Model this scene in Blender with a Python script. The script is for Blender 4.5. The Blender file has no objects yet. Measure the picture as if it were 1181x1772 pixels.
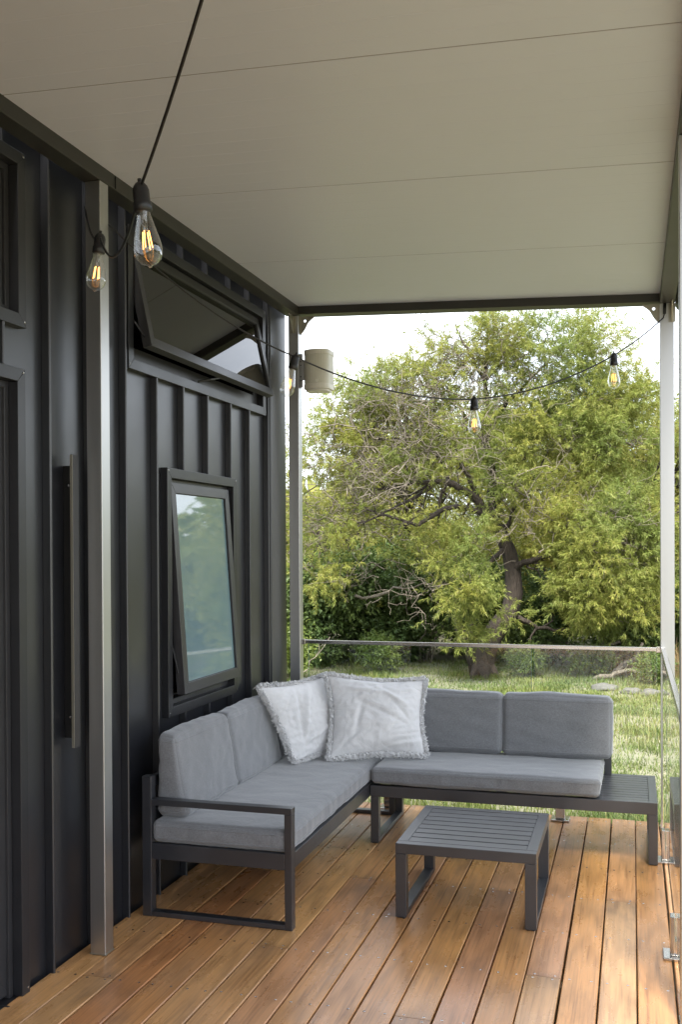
import bpy, bmesh, math, random
import numpy as np
from mathutils import Vector, Matrix, noise as mnoise

# ------------------------------------------------------------------ camera, sky, sun, exposure
sc = bpy.context.scene
COL = sc.collection
YAW, PITCH, ROLL, EYE = math.radians(16.2), -0.0088, 0.0051, 1.58
cam_d = bpy.data.cameras.new('camera'); cam = bpy.data.objects.new('camera', cam_d); COL.objects.link(cam)
cam_d.sensor_fit = 'VERTICAL'; cam_d.sensor_height = 36; cam_d.sensor_width = 24
cam_d.lens = 35.35; cam_d.shift_y = 0.04244; cam_d.clip_start = 0.02; cam_d.clip_end = 2000
fw = Vector((-math.sin(YAW)*math.cos(PITCH), math.cos(YAW)*math.cos(PITCH), math.sin(PITCH)))
rt = Vector((math.cos(YAW), math.sin(YAW), 0)); up = rt.cross(fw)
r2 = rt*math.cos(ROLL) - up*math.sin(ROLL); u2 = rt*math.sin(ROLL) + up*math.cos(ROLL)
cam.matrix_world = Matrix(((r2.x, u2.x, -fw.x, 0), (r2.y, u2.y, -fw.y, 0), (r2.z, u2.z, -fw.z, EYE), (0, 0, 0, 1)))
sc.camera = cam

SUN_EL, SUN_AZ = math.radians(58), math.radians(174)      # azimuth clockwise from +Y: veiled sun high behind the camera
world = bpy.data.worlds.new('World'); sc.world = world; world.use_nodes = True
wn, wl = world.node_tree.nodes, world.node_tree.links
bg = wn['Background']
sky = wn.new('ShaderNodeTexSky'); sky.sky_type = 'NISHITA'; sky.sun_disc = False
sky.sun_elevation = SUN_EL; sky.sun_rotation = SUN_AZ; sky.air_density = 1.0; sky.dust_density = 1.5
tc = wn.new('ShaderNodeTexCoord'); mp = wn.new('ShaderNodeMapping'); mp.inputs['Scale'].default_value = (1.0, 1.0, 2.6)
cn = wn.new('ShaderNodeTexNoise'); cn.inputs['Scale'].default_value = 2.1; cn.inputs['Detail'].default_value = 9; cn.inputs['Roughness'].default_value = 0.58
cr = wn.new('ShaderNodeValToRGB'); cr.color_ramp.elements[0].position = 0.36; cr.color_ramp.elements[1].position = 0.62
cr.color_ramp.elements[0].color = (0.35, 0.35, 0.35, 1)
mx = wn.new('ShaderNodeMix'); mx.data_type = 'RGBA'
wl.new(tc.outputs['Generated'], mp.inputs['Vector']); wl.new(mp.outputs['Vector'], cn.inputs['Vector'])
wl.new(cn.outputs['Fac'], cr.inputs['Fac']); wl.new(cr.outputs['Color'], mx.inputs['Factor'])
wl.new(sky.outputs['Color'], mx.inputs[6]); mx.inputs[7].default_value = (9.0, 9.4, 10.0, 1)
wl.new(mx.outputs[2], bg.inputs['Color']); bg.inputs['Strength'].default_value = 0.105
sun_d = bpy.data.lights.new('sun', 'SUN'); sun = bpy.data.objects.new('sun', sun_d); COL.objects.link(sun)
sun_d.energy = 5.0; sun_d.angle = math.radians(20); sun_d.color = (1.0, 0.95, 0.86)
sdir = Vector((math.sin(SUN_AZ)*math.cos(SUN_EL), math.cos(SUN_AZ)*math.cos(SUN_EL), math.sin(SUN_EL)))
sun.rotation_euler = sdir.to_track_quat('Z', 'Y').to_euler(); sun.location = (0, 0, 30)
sc.view_settings.view_transform = 'Standard'; sc.view_settings.look = 'None'
sc.view_settings.exposure = 1.64; sc.view_settings.gamma = 1.0
sc.render.engine = 'CYCLES'
sc.cycles.max_bounces = 7; sc.cycles.transparent_max_bounces = 16; sc.cycles.sample_clamp_indirect = 6
rng = np.random.default_rng(7); random.seed(7)

# ------------------------------------------------------------------ helpers
ORG = {}
def org(o): return ORG.get(o.name, Vector((0, 0, 0))) if o else Vector((0, 0, 0))
class MB:
    def __init__(s): s.v = []; s.f = []
    def box(s, x0, x1, y0, y1, z0, z1):
        b = len(s.v)
        s.v += [(x0,y0,z0),(x1,y0,z0),(x1,y1,z0),(x0,y1,z0),(x0,y0,z1),(x1,y0,z1),(x1,y1,z1),(x0,y1,z1)]
        s.f += [tuple(b+i for i in q) for q in ((3,2,1,0),(4,5,6,7),(0,1,5,4),(1,2,6,5),(2,3,7,6),(3,0,4,7))]
        return s
    def prism(s, pts, axis, a0, a1):
        """polygon pts (2D) extruded along axis 'x','y','z' from a0 to a1"""
        b = len(s.v); n = len(pts)
        def mk(p, a): return {'x': (a, p[0], p[1]), 'y': (p[0], a, p[1]), 'z': (p[0], p[1], a)}[axis]
        s.v += [mk(p, a0) for p in pts] + [mk(p, a1) for p in pts]
        s.f.append(tuple(b+i for i in range(n))[::-1]); s.f.append(tuple(b+n+i for i in range(n)))
        for i in range(n):
            j = (i+1) % n; s.f.append((b+i, b+j, b+n+j, b+n+i))
        return s
    def tube(s, pts, radii, n=8, cap=True):
        pts = [Vector(p) for p in pts]
        if not hasattr(radii, '__len__'): radii = [radii]*len(pts)
        b = len(s.v); prev = None
        for i, p in enumerate(pts):
            t = (pts[min(i+1, len(pts)-1)] - pts[max(i-1, 0)])
            t = t.normalized() if t.length > 1e-9 else Vector((0, 0, 1))
            if prev is None:
                a = t.cross(Vector((0.31, 0.87, 0.38))).normalized()
            else:
                a = prev - t*prev.dot(t)
                a = a.normalized() if a.length > 1e-6 else t.cross(Vector((1, 0, 0))).normalized()
            prev = a; c = t.cross(a)
            for k in range(n):
                w = 2*math.pi*k/n
                q = p + (a*math.cos(w) + c*math.sin(w))*radii[i]; s.v.append((q.x, q.y, q.z))
        for i in range(len(pts)-1):
            for k in range(n):
                k2 = (k+1) % n
                s.f.append((b+i*n+k, b+i*n+k2, b+(i+1)*n+k2, b+(i+1)*n+k))
        if cap:
            s.f.append(tuple(b+k for k in range(n))[::-1]); s.f.append(tuple(b+(len(pts)-1)*n+k for k in range(n)))
        return s
    def lathe(s, prof, c, axis=(0, 0, 1), n=24):
        """prof: list of (r, h) from c along axis"""
        ax = Vector(axis).normalized(); a = ax.orthogonal().normalized(); d = ax.cross(a); c = Vector(c); b = len(s.v)
        for r, h in prof:
            for k in range(n):
                w = 2*math.pi*k/n; q = c + ax*h + (a*math.cos(w)+d*math.sin(w))*r; s.v.append((q.x, q.y, q.z))
        for i in range(len(prof)-1):
            for k in range(n):
                k2 = (k+1) % n; s.f.append((b+i*n+k, b+i*n+k2, b+(i+1)*n+k2, b+(i+1)*n+k))
        return s
    def xf(s, fn): s.v = [tuple(fn(Vector(p))) for p in s.v]; return s
    def build(s, name, mat, parent=None, bevel=0, smooth=False, loc=None):
        o_ = org(parent) if parent else Vector(loc or (0, 0, 0))
        me = bpy.data.meshes.new(name)
        me.from_pydata([(p[0]-o_.x, p[1]-o_.y, p[2]-o_.z) for p in s.v], [], s.f)
        return finish(me, name, mat, parent, bevel, smooth, o_)
def finish(me, name, mat, parent, bevel, smooth, o_):
    me.materials.append(mat)
    bm = bmesh.new(); bm.from_mesh(me); bmesh.ops.recalc_face_normals(bm, faces=bm.faces); bm.to_mesh(me); bm.free()
    if smooth: me.polygons.foreach_set('use_smooth', [True]*len(me.polygons))
    o = bpy.data.objects.new(name, me); COL.objects.link(o)
    if parent: o.parent = parent
    else: o.location = o_
    ORG[o.name] = Vector(o_)
    if bevel:
        m = o.modifiers.new('bevel', 'BEVEL'); m.width = bevel; m.segments = 2; m.limit_method = 'ANGLE'; m.angle_limit = math.radians(40)
    return o
def np_mesh(name, V, Fq, mat, parent=None, loc=(0, 0, 0), smooth=False):
    """fast mesh from arrays; Fq (n,k) faces all of k corners, coordinates local to the parent"""
    V = np.asarray(V, np.float32); Fq = np.asarray(Fq, np.int32); n, k = Fq.shape
    me = bpy.data.meshes.new(name)
    me.vertices.add(len(V)); me.vertices.foreach_set('co', V.ravel())
    me.loops.add(n*k); me.loops.foreach_set('vertex_index', Fq.ravel())
    me.polygons.add(n); me.polygons.foreach_set('loop_start', np.arange(0, n*k, k, dtype=np.int32))
    if smooth: me.polygons.foreach_set('use_smooth', np.ones(n, bool))
    me.update(); me.validate()
    me.materials.append(mat)
    o = bpy.data.objects.new(name, me); COL.objects.link(o)
    if parent: o.parent = parent
    else: o.location = loc
    ORG[o.name] = org(parent) if parent else Vector(loc)
    return o
def tag(o, label=None, cat=None, group=None, kind=None):
    if label: o['label'] = label
    if cat: o['category'] = cat
    if group: o['group'] = group
    if kind: o['kind'] = kind
    return o
def thing(name, label, cat, loc=(0, 0, 0), group=None, rotz=0):
    o = bpy.data.objects.new(name, None); COL.objects.link(o); o.location = loc; o.rotation_euler.z = rotz
    o.empty_display_size = 0.2; ORG[o.name] = Vector(loc)
    return tag(o, label, cat, group)
def dup(root, loc, rotz=0, scale=1, label=None):
    r = root.copy(); COL.objects.link(r); r.location = loc; r.rotation_euler.z = rotz
    r.scale = (scale,)*3 if not hasattr(scale, '__len__') else scale
    if label: r['label'] = label
    for ch in list(root.children):
        c = ch.copy(); COL.objects.link(c); c.parent = r
        for g in list(ch.children):
            d = g.copy(); COL.objects.link(d); d.parent = c
    return r

# ------------------------------------------------------------------ materials
def mat(name):
    m = bpy.data.materials.new(name); m.use_nodes = True
    nt = m.node_tree; return m, nt.nodes, nt.links, nt.nodes['Principled BSDF']
def N(nodes, t, **kw):
    n = nodes.new(t)
    for k, v in kw.items():
        if k in n.inputs: n.inputs[k].default_value = v
        else: setattr(n, k, v)
    return n
def ramp(nodes, stops):
    r = nodes.new('ShaderNodeValToRGB'); e = r.color_ramp.elements
    while len(e) < len(stops): e.new(0.5)
    for q, (p, c) in zip(e, stops): q.position = p; q.color = (c if len(c) == 4 else (*c, 1))
    return r
def coords(nodes, links, scale=(1, 1, 1), kind='Object', rnd=0):
    t = nodes.new('ShaderNodeTexCoord'); m = nodes.new('ShaderNodeMapping'); m.inputs['Scale'].default_value = scale
    links.new(t.outputs[kind], m.inputs['Vector'])
    if rnd:
        oi = nodes.new('ShaderNodeObjectInfo'); mu = N(nodes, 'ShaderNodeMath', operation='MULTIPLY'); mu.inputs[1].default_value = rnd
        links.new(oi.outputs['Random'], mu.inputs[0]); links.new(mu.outputs[0], m.inputs['Location'])
    return m.outputs['Vector']
def bump(nodes, links, bsdf, h, strength=0.2, dist=0.002):
    b = N(nodes, 'ShaderNodeBump', Strength=strength, Distance=dist); links.new(h, b.inputs['Height']); links.new(b.outputs['Normal'], bsdf.inputs['Normal'])

def painted(name, col, rough=0.45, var=0.12, bumps=0.08, scale=9, spec=0.5):
    m, n, l, b = mat(name)
    v = coords(n, l)
    t = N(n, 'ShaderNodeTexNoise', Scale=scale, Detail=6.0, Roughness=0.6); l.new(v, t.inputs['Vector'])
    lo = tuple(c*(1-var) for c in col); hi = tuple(c*(1+var) for c in col)
    r = ramp(n, [(0.3, lo), (0.7, hi)]); l.new(t.outputs['Fac'], r.inputs['Fac']); l.new(r.outputs['Color'], b.inputs['Base Color'])
    rr = N(n, 'ShaderNodeMapRange'); rr.inputs[3].default_value = rough-0.07; rr.inputs[4].default_value = rough+0.07
    l.new(t.outputs['Fac'], rr.inputs[0]); l.new(rr.outputs[0], b.inputs['Roughness'])
    b.inputs['Specular IOR Level'].default_value = spec
    f = N(n, 'ShaderNodeTexNoise', Scale=600.0, Detail=2.0); l.new(v, f.inputs['Vector'])
    if bumps: bump(n, l, b, f.outputs['Fac'], bumps, 0.001)
    return m
M = {}
M['cladding'] = painted('charcoal_cladding', (0.012, 0.013, 0.0165), 0.33, 0.1, 0.05, 5, 0.85)
M['trim'] = painted('charcoal_trim', (0.016, 0.0165, 0.0195), 0.36, 0.1, 0.05, 7)
M['sash'] = painted('sash_satin', (0.032, 0.032, 0.035), 0.34, 0.08, 0.04, 7)
M['rubber'] = painted('black_seal', (0.006, 0.006, 0.007), 0.6, 0.1, 0, 7)
M['seal'] = painted('grey_joint', (0.25, 0.245, 0.235), 0.7, 0.1, 0, 7)
M['beam'] = painted('dark_beam', (0.024, 0.023, 0.019), 0.4, 0.12, 0.05, 5)
M['frame'] = painted('charcoal_powder_coat', (0.024, 0.025, 0.030), 0.33, 0.1, 0.06, 9, 1.0)
M['ceiling'] = painted('ceiling_panel_cream', (0.585, 0.60, 0.675), 0.40, 0.015, 0.02, 3)
M['speaker'] = painted('speaker_putty', (0.62, 0.60, 0.53), 0.5, 0.04, 0.1, 12)
M['grille'] = painted('speaker_grille', (0.55, 0.535, 0.46), 0.6, 0.05, 0.4, 12)
M['mark'] = painted('pale_mark', (0.7, 0.7, 0.62), 0.4, 0.03, 0, 9)
M['black'] = painted('black_plastic', (0.010, 0.010, 0.011), 0.42, 0.2, 0.15, 30)
M['steel'] = None
def metal(name, col, rough, streak=True):
    m, n, l, b = mat(name)
    b.inputs['Metallic'].default_value = 1
    v = coords(n, l, (60, 60, 0.8) if streak else (18, 18, 18), rnd=5)
    t = N(n, 'ShaderNodeTexNoise', Scale=1.0, Detail=5.0, Roughness=0.7); l.new(v, t.inputs['Vector'])
    v2 = coords(n, l, (6, 6, 2.2), rnd=3)
    t2 = N(n, 'ShaderNodeTexNoise', Scale=1.0, Detail=5.0, Roughness=0.65); l.new(v2, t2.inputs['Vector'])
    a = N(n, 'ShaderNodeMath', operation='ADD'); l.new(t.outputs['Fac'], a.inputs[0]); l.new(t2.outputs['Fac'], a.inputs[1])
    r = ramp(n, [(0.35, tuple(c*0.95 for c in col)), (0.65, col)]); h = N(n, 'ShaderNodeMath', operation='MULTIPLY'); h.inputs[1].default_value = 0.5
    l.new(a.outputs[0], h.inputs[0]); l.new(h.outputs[0], r.inputs['Fac']); l.new(r.outputs['Color'], b.inputs['Base Color'])
    rr = N(n, 'ShaderNodeMapRange'); rr.inputs[1].default_value = .3; rr.inputs[2].default_value = .7; rr.inputs[3].default_value = rough-0.02; rr.inputs[4].default_value = rough+0.03
    l.new(h.outputs[0], rr.inputs[0]); l.new(rr.outputs[0], b.inputs['Roughness'])
    return m
M['alu'] = metal('mill_aluminium', (0.54, 0.54, 0.535), 0.38)
M['bracket'] = metal('cast_bracket', (0.42, 0.40, 0.34), 0.5, False)
M['steel'] = metal('brushed_stainless', (0.55, 0.53, 0.51), 0.2, False)

def glass(name, tint, ior=1.5, spec=(1, 1, 1), rough=0.0, power=5.0):
    m, n, l, b = mat(name); n.remove(b)
    out = n['Material Output']
    tr = N(n, 'ShaderNodeBsdfTransparent'); tr.inputs['Color'].default_value = (*tint, 1)
    gl = N(n, 'ShaderNodeBsdfGlossy'); gl.inputs['Color'].default_value = (*spec, 1); gl.inputs['Roughness'].default_value = rough
    f0 = ((ior-1)/(ior+1))**2; ge = n.new('ShaderNodeNewGeometry'); ms = N(n, 'ShaderNodeMixShader')
    dt = N(n, 'ShaderNodeVectorMath', operation='DOT_PRODUCT'); l.new(ge.outputs['Normal'], dt.inputs[0]); l.new(ge.outputs['Incoming'], dt.inputs[1])
    ab = N(n, 'ShaderNodeMath', operation='ABSOLUTE'); l.new(dt.outputs['Value'], ab.inputs[0])
    om = N(n, 'ShaderNodeMath', operation='SUBTRACT'); om.inputs[0].default_value = 1.0; l.new(ab.outputs[0], om.inputs[1])
    pw = N(n, 'ShaderNodeMath', operation='POWER'); l.new(om.outputs[0], pw.inputs[0]); pw.inputs[1].default_value = power
    ma = N(n, 'ShaderNodeMath', operation='MULTIPLY_ADD'); l.new(pw.outputs[0], ma.inputs[0]); ma.inputs[1].default_value = 1-f0; ma.inputs[2].default_value = f0
    l.new(ma.outputs[0], ms.inputs['Fac']); l.new(tr.outputs[0], ms.inputs[1]); l.new(gl.outputs[0], ms.inputs[2]); l.new(ms.outputs[0], out.inputs['Surface'])
    return m
M['glass'] = glass('clear_glass', (0.97, 0.985, 0.975), 1.42)
M['glass_edge'] = painted('glass_edge_green', (0.12, 0.22, 0.19), 0.15, 0.05, 0, 9)
M['bulb'] = glass('bulb_glass', (0.985, 0.98, 0.965), 1.62, power=2.1)
M['dark_glass'] = glass('tinted_window_glass', (0.10, 0.105, 0.11), 1.75)
def frosted():
    m, n, l, b = mat('frosted_window_glass')
    v = coords(n, l, (1, 1, 1))
    t = N(n, 'ShaderNodeTexNoise', Scale=3.0, Detail=6.0, Roughness=0.6); l.new(v, t.inputs['Vector'])
    r = ramp(n, [(0.3, (0.145, 0.225, 0.25)), (0.7, (0.165, 0.25, 0.275))]); l.new(t.outputs['Fac'], r.inputs['Fac']); l.new(r.outputs['Color'], b.inputs['Base Color'])
    b.inputs['Roughness'].default_value = 0.03; b.inputs['IOR'].default_value = 2.25
    s = N(n, 'ShaderNodeTexVoronoi', Scale=26.0); l.new(v, s.inputs['Vector'])
    return m
M['frosted'] = frosted()
def emit(name, col, st):
    m, n, l, b = mat(name); b.inputs['Base Color'].default_value = (*col, 1); b.inputs['Emission Color'].default_value = (*col, 1); b.inputs['Emission Strength'].default_value = st
    return m
M['filament'] = emit('glowing_filament', (1.0, 0.42, 0.10), 2.3)

def wood():
    m, n, l, b = mat('oiled_hardwood')
    oi = n.new('ShaderNodeObjectInfo')
    v = coords(n, l, (95, 2.4, 95), rnd=37)
    w = N(n, 'ShaderNodeTexNoise', Scale=1.0, Detail=9.0, Roughness=0.68, Distortion=0.5); l.new(v, w.inputs['Vector'])
    v1 = coords(n, l, (230, 5.0, 230), rnd=11)
    fine = N(n, 'ShaderNodeTexNoise', Scale=1.0, Detail=5.0, Roughness=0.7); l.new(v1, fine.inputs['Vector'])
    base = ramp(n, [(0.0, (0.44, 0.20, 0.085)), (0.18, (0.54, 0.285, 0.108)), (0.36, (0.47, 0.23, 0.10)), (0.55, (0.56, 0.325, 0.135)), (0.75, (0.48, 0.245, 0.125)), (0.88, (0.55, 0.335, 0.165)), (1.0, (0.50, 0.255, 0.105))])
    l.new(oi.outputs['Random'], base.inputs['Fac'])
    g = ramp(n, [(0.32, (0.58, 0.50, 0.45)), (0.46, (0.93, 0.90, 0.86)), (0.6, (1.08, 1.05, 1.0)), (0.75, (1.2, 1.17, 1.1))]); l.new(w.outputs['Fac'], g.inputs['Fac'])
    mu = N(n, 'ShaderNodeMix', data_type='RGBA', blend_type='MULTIPLY'); mu.inputs['Factor'].default_value = 1
    l.new(base.outputs['Color'], mu.inputs[6]); l.new(g.outputs['Color'], mu.inputs[7])
    # cathedral figure
    v3 = coords(n, l, (9, 0.55, 9), rnd=51)
    wv = N(n, 'ShaderNodeTexWave', wave_type='RINGS', Scale=1.6, Distortion=7.0, Detail=3.0); wv.inputs['Detail Scale'].default_value = 1.2; l.new(v3, wv.inputs['Vector'])
    g2 = ramp(n, [(0.0, (0.8, 0.78, 0.76)), (0.5, (1.0, 1.0, 1.0)), (1.0, (1.08, 1.05, 1.0))]); l.new(wv.outputs['Fac'], g2.inputs['Fac'])
    mu2 = N(n, 'ShaderNodeMix', data_type='RGBA', blend_type='MULTIPLY'); mu2.inputs['Factor'].default_value = 0.8
    l.new(mu.outputs[2], mu2.inputs[6]); l.new(g2.outputs['Color'], mu2.inputs[7])
    # grey weathering and dark stains
    v4 = coords(n, l, (7, 2.6, 7), rnd=23)
    st = N(n, 'ShaderNodeTexNoise', Scale=1.0, Detail=8.0, Roughness=0.68); l.new(v4, st.inputs['Vector'])
    sr = ramp(n, [(0.56, (0, 0, 0)), (0.72, (0.7, 0.7, 0.7))]); l.new(st.outputs['Fac'], sr.inputs['Fac'])
    sm = N(n, 'ShaderNodeMath', operation='MULTIPLY'); l.new(sr.outputs['Color'], sm.inputs[0]); l.new(fine.outputs['Fac'], sm.inputs[1])
    mu3 = N(n, 'ShaderNodeMix', data_type='RGBA'); l.new(sm.outputs[0], mu3.inputs['Factor']); l.new(mu2.outputs[2], mu3.inputs[6]); mu3.inputs[7].default_value = (0.085, 0.06, 0.05, 1)
    v5 = coords(n, l, (3.2, 1.3, 3.2), rnd=71)
    lt = N(n, 'ShaderNodeTexNoise', Scale=1.0, Detail=6.0, Roughness=0.6); l.new(v5, lt.inputs['Vector'])
    lr = ramp(n, [(0.5, (0, 0, 0)), (0.72, (0.3, 0.3, 0.3))]); l.new(lt.outputs['Fac'], lr.inputs['Fac'])
    mu4 = N(n, 'ShaderNodeMix', data_type='RGBA'); l.new(lr.outputs['Color'], mu4.inputs['Factor']); l.new(mu3.outputs[2], mu4.inputs[6]); mu4.inputs[7].default_value = (0.40, 0.25, 0.15, 1)
    # blackened board ends
    tg = n.new('ShaderNodeTexCoord'); sx = n.new('ShaderNodeSeparateXYZ'); l.new(tg.outputs['Generated'], sx.inputs[0])
    h1 = N(n, 'ShaderNodeMath', operation='SUBTRACT'); l.new(sx.outputs['Y'], h1.inputs[0]); h1.inputs[1].default_value = 0.5
    h2 = N(n, 'ShaderNodeMath', operation='ABSOLUTE'); l.new(h1.outputs[0], h2.inputs[0])
    nz = N(n, 'ShaderNodeMath', operation='MULTIPLY_ADD'); l.new(st.outputs['Fac'], nz.inputs[0]); nz.inputs[1].default_value = 0.07; l.new(h2.outputs[0], nz.inputs[2])
    er = ramp(n, [(0.505, (0, 0, 0)), (0.55, (0.45, 0.45, 0.45))]); l.new(nz.outputs[0], er.inputs['Fac'])
    mu5 = N(n, 'ShaderNodeMix', data_type='RGBA'); l.new(er.outputs['Color'], mu5.inputs['Factor']); l.new(mu4.outputs[2], mu5.inputs[6]); mu5.inputs[7].default_value = (0.06, 0.04, 0.032, 1)
    l.new(mu5.outputs[2], b.inputs['Base Color'])
    rr = N(n, 'ShaderNodeMapRange'); rr.inputs[1].default_value = .3; rr.inputs[2].default_value = .7; rr.inputs[3].default_value = 0.2; rr.inputs[4].default_value = 0.4
    l.new(st.outputs['Fac'], rr.inputs[0]); l.new(rr.outputs[0], b.inputs['Roughness'])
    a = N(n, 'ShaderNodeMath', operation='ADD'); l.new(fine.outputs['Fac'], a.inputs[0]); l.new(w.outputs['Fac'], a.inputs[1])
    bump(n, l, b, a.outputs[0], 0.22, 0.0012)
    return m
M['wood'] = wood()
def joist():
    m = painted('joist_timber', (0.12, 0.085, 0.055), 0.8, 0.25, 0.2, 14); return m
M['joist'] = joist()
def fabric(name, col, weave=900, var=0.22, wrinkle=0.25, wscale=7):
    m, n, l, b = mat(name)
    v = coords(n, l)
    f = N(n, 'ShaderNodeTexNoise', Scale=float(weave), Detail=2.0, Roughness=0.8); l.new(v, f.inputs['Vector'])
    s1 = coords(n, l, (weave*0.12, weave*1.1, weave*1.1)); t1 = N(n, 'ShaderNodeTexNoise', Scale=1.0, Detail=2.0); l.new(s1, t1.inputs['Vector'])
    s2 = coords(n, l, (weave*1.1, weave*1.1, weave*0.12)); t2 = N(n, 'ShaderNodeTexNoise', Scale=1.0, Detail=2.0); l.new(s2, t2.inputs['Vector'])
    a = N(n, 'ShaderNodeMath', operation='ADD'); l.new(t1.outputs['Fac'], a.inputs[0]); l.new(t2.outputs['Fac'], a.inputs[1])
    h = N(n, 'ShaderNodeMath', operation='MULTIPLY'); h.inputs[1].default_value = .5; l.new(a.outputs[0], h.inputs[0])
    r = ramp(n, [(0.32, tuple(c*(1-var) for c in col)), (0.68, tuple(c*(1+var) for c in col))]); l.new(h.outputs[0], r.inputs['Fac'])
    p = N(n, 'ShaderNodeTexNoise', Scale=4.0, Detail=5.0); l.new(v, p.inputs['Vector'])
    pr = ramp(n, [(0.3, (0.93, 0.93, 0.93)), (0.7, (1.05, 1.05, 1.05))]); l.new(p.outputs['Fac'], pr.inputs['Fac'])
    mu = N(n, 'ShaderNodeMix', data_type='RGBA', blend_type='MULTIPLY'); mu.inputs['Factor'].default_value = 1
    l.new(r.outputs['Color'], mu.inputs[6]); l.new(pr.outputs['Color'], mu.inputs[7]); l.new(mu.outputs[2], b.inputs['Base Color'])
    b.inputs['Roughness'].default_value = 0.9; b.inputs['Specular IOR Level'].default_value = 0.25
    b.inputs['Sheen Weight'].default_value = 0.4; b.inputs['Sheen Roughness'].default_value = 0.45
    wr = N(n, 'ShaderNodeTexNoise', Scale=float(wscale), Detail=4.0, Roughness=0.5, Distortion=1.4); l.new(v, wr.inputs['Vector'])
    b1 = N(n, 'ShaderNodeBump', Strength=wrinkle, Distance=0.02); l.new(wr.outputs['Fac'], b1.inputs['Height'])
    b2 = N(n, 'ShaderNodeBump', Strength=0.25, Distance=0.0008); l.new(h.outputs[0], b2.inputs['Height']); l.new(b1.outputs['Normal'], b2.inputs['Normal'])
    l.new(b2.outputs['Normal'], b.inputs['Normal'])
    return m
M['cushion'] = fabric('grey_outdoor_canvas', (0.187, 0.192, 0.204), 620, 0.32, 0.2)
M['linen'] = fabric('pale_grey_linen', (0.63, 0.63, 0.645), 600, 0.08, 0.45, 9)
M['fringe'] = fabric('pale_fringe', (0.66, 0.66, 0.67), 300, 0.1, 0.0)

def foliage(name, cols, trans=0.35, rough=0.55, patch=None):
    m, n, l, b = mat(name); n.remove(b); out = n['Material Output']
    g = n.new('ShaderNodeNewGeometry')
    r = ramp(n, [(i/(len(cols)-1), c) for i, c in enumerate(cols)]); l.new(g.outputs['Random Per Island'], r.inputs['Fac'])
    v = coords(n, l, (1, 1, 1), rnd=9)
    t = N(n, 'ShaderNodeTexNoise', Scale=0.8, Detail=3.0); l.new(v, t.inputs['Vector'])
    pr = ramp(n, [(0.35, (0.78, 0.86, 0.8)), (0.65, (1.25, 1.12, 0.9))]); l.new(t.outputs['Fac'], pr.inputs['Fac'])
    mu = N(n, 'ShaderNodeMix', data_type='RGBA', blend_type='MULTIPLY'); mu.inputs['Factor'].default_value = 1
    l.new(r.outputs['Color'], mu.inputs[6]); l.new(pr.outputs['Color'], mu.inputs[7])
    d = N(n, 'ShaderNodeBsdfPrincipled', Roughness=rough); l.new(mu.outputs[2], d.inputs['Base Color'])
    d.inputs['Specular IOR Level'].default_value = 0.35
    tl = N(n, 'ShaderNodeBsdfTranslucent'); l.new(mu.outputs[2], tl.inputs['Color'])
    ms = N(n, 'ShaderNodeMixShader'); ms.inputs['Fac'].default_value = trans
    l.new(d.outputs[0], ms.inputs[1]); l.new(tl.outputs[0], ms.inputs[2]); l.new(ms.outputs[0], out.inputs['Surface'])
    return m
M['wattle'] = foliage('wattle_leaves', [(0.14, 0.185, 0.042), (0.195, 0.24, 0.056), (0.25, 0.28, 0.072), (0.165, 0.21, 0.05), (0.29, 0.285, 0.10), (0.225, 0.26, 0.066)], 0.46)
M['wattle_b'] = foliage('wattle_leaves_behind', [(0.15, 0.18, 0.04), (0.20, 0.225, 0.05), (0.25, 0.26, 0.065), (0.17, 0.20, 0.045), (0.26, 0.245, 0.08)], 0.42)
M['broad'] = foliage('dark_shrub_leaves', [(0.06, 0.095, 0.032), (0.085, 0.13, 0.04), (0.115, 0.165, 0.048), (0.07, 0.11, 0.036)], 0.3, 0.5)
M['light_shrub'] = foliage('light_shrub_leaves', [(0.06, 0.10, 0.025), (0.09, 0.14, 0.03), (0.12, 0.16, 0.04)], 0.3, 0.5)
M['grass'] = foliage('grass_blades', [(0.09, 0.14, 0.036), (0.125, 0.185, 0.048), (0.165, 0.205, 0.062), (0.11, 0.165, 0.042), (0.23, 0.23, 0.11), (0.14, 0.19, 0.05)], 0.42, 0.6)
M['dry'] = foliage('dry_grass', [(0.20, 0.15, 0.085), (0.27, 0.21, 0.12), (0.15, 0.11, 0.065)], 0.2, 0.8)
M['straw'] = foliage('straw_stalks', [(0.24, 0.24, 0.09), (0.30, 0.28, 0.12), (0.20, 0.22, 0.07)], 0.25, 0.7)
def bark(name, a, b_, sc_=14):
    m, n, l, b = mat(name)
    v = coords(n, l, (sc_, sc_, sc_*0.22))
    t = N(n, 'ShaderNodeTexNoise', Scale=1.0, Detail=8.0, Roughness=0.7, Distortion=0.6); l.new(v, t.inputs['Vector'])
    vo = N(n, 'ShaderNodeTexVoronoi', Scale=1.3, feature='DISTANCE_TO_EDGE'); l.new(v, vo.inputs['Vector'])
    r = ramp(n, [(0.3, a), (0.7, b_)]); l.new(t.outputs['Fac'], r.inputs['Fac']); l.new(r.outputs['Color'], b.inputs['Base Color'])
    b.inputs['Roughness'].default_value = 0.9
    ad = N(n, 'ShaderNodeMath', operation='ADD'); l.new(t.outputs['Fac'], ad.inputs[0]); l.new(vo.outputs['Distance'], ad.inputs[1])
    bump(n, l, b, ad.outputs[0], 0.9, 0.03)
    return m
M['bark'] = bark('rough_bark', (0.022, 0.017, 0.013), (0.065, 0.05, 0.04))
M['twig'] = bark('grey_twig', (0.10, 0.085, 0.065), (0.25, 0.215, 0.17), 30)
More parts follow.
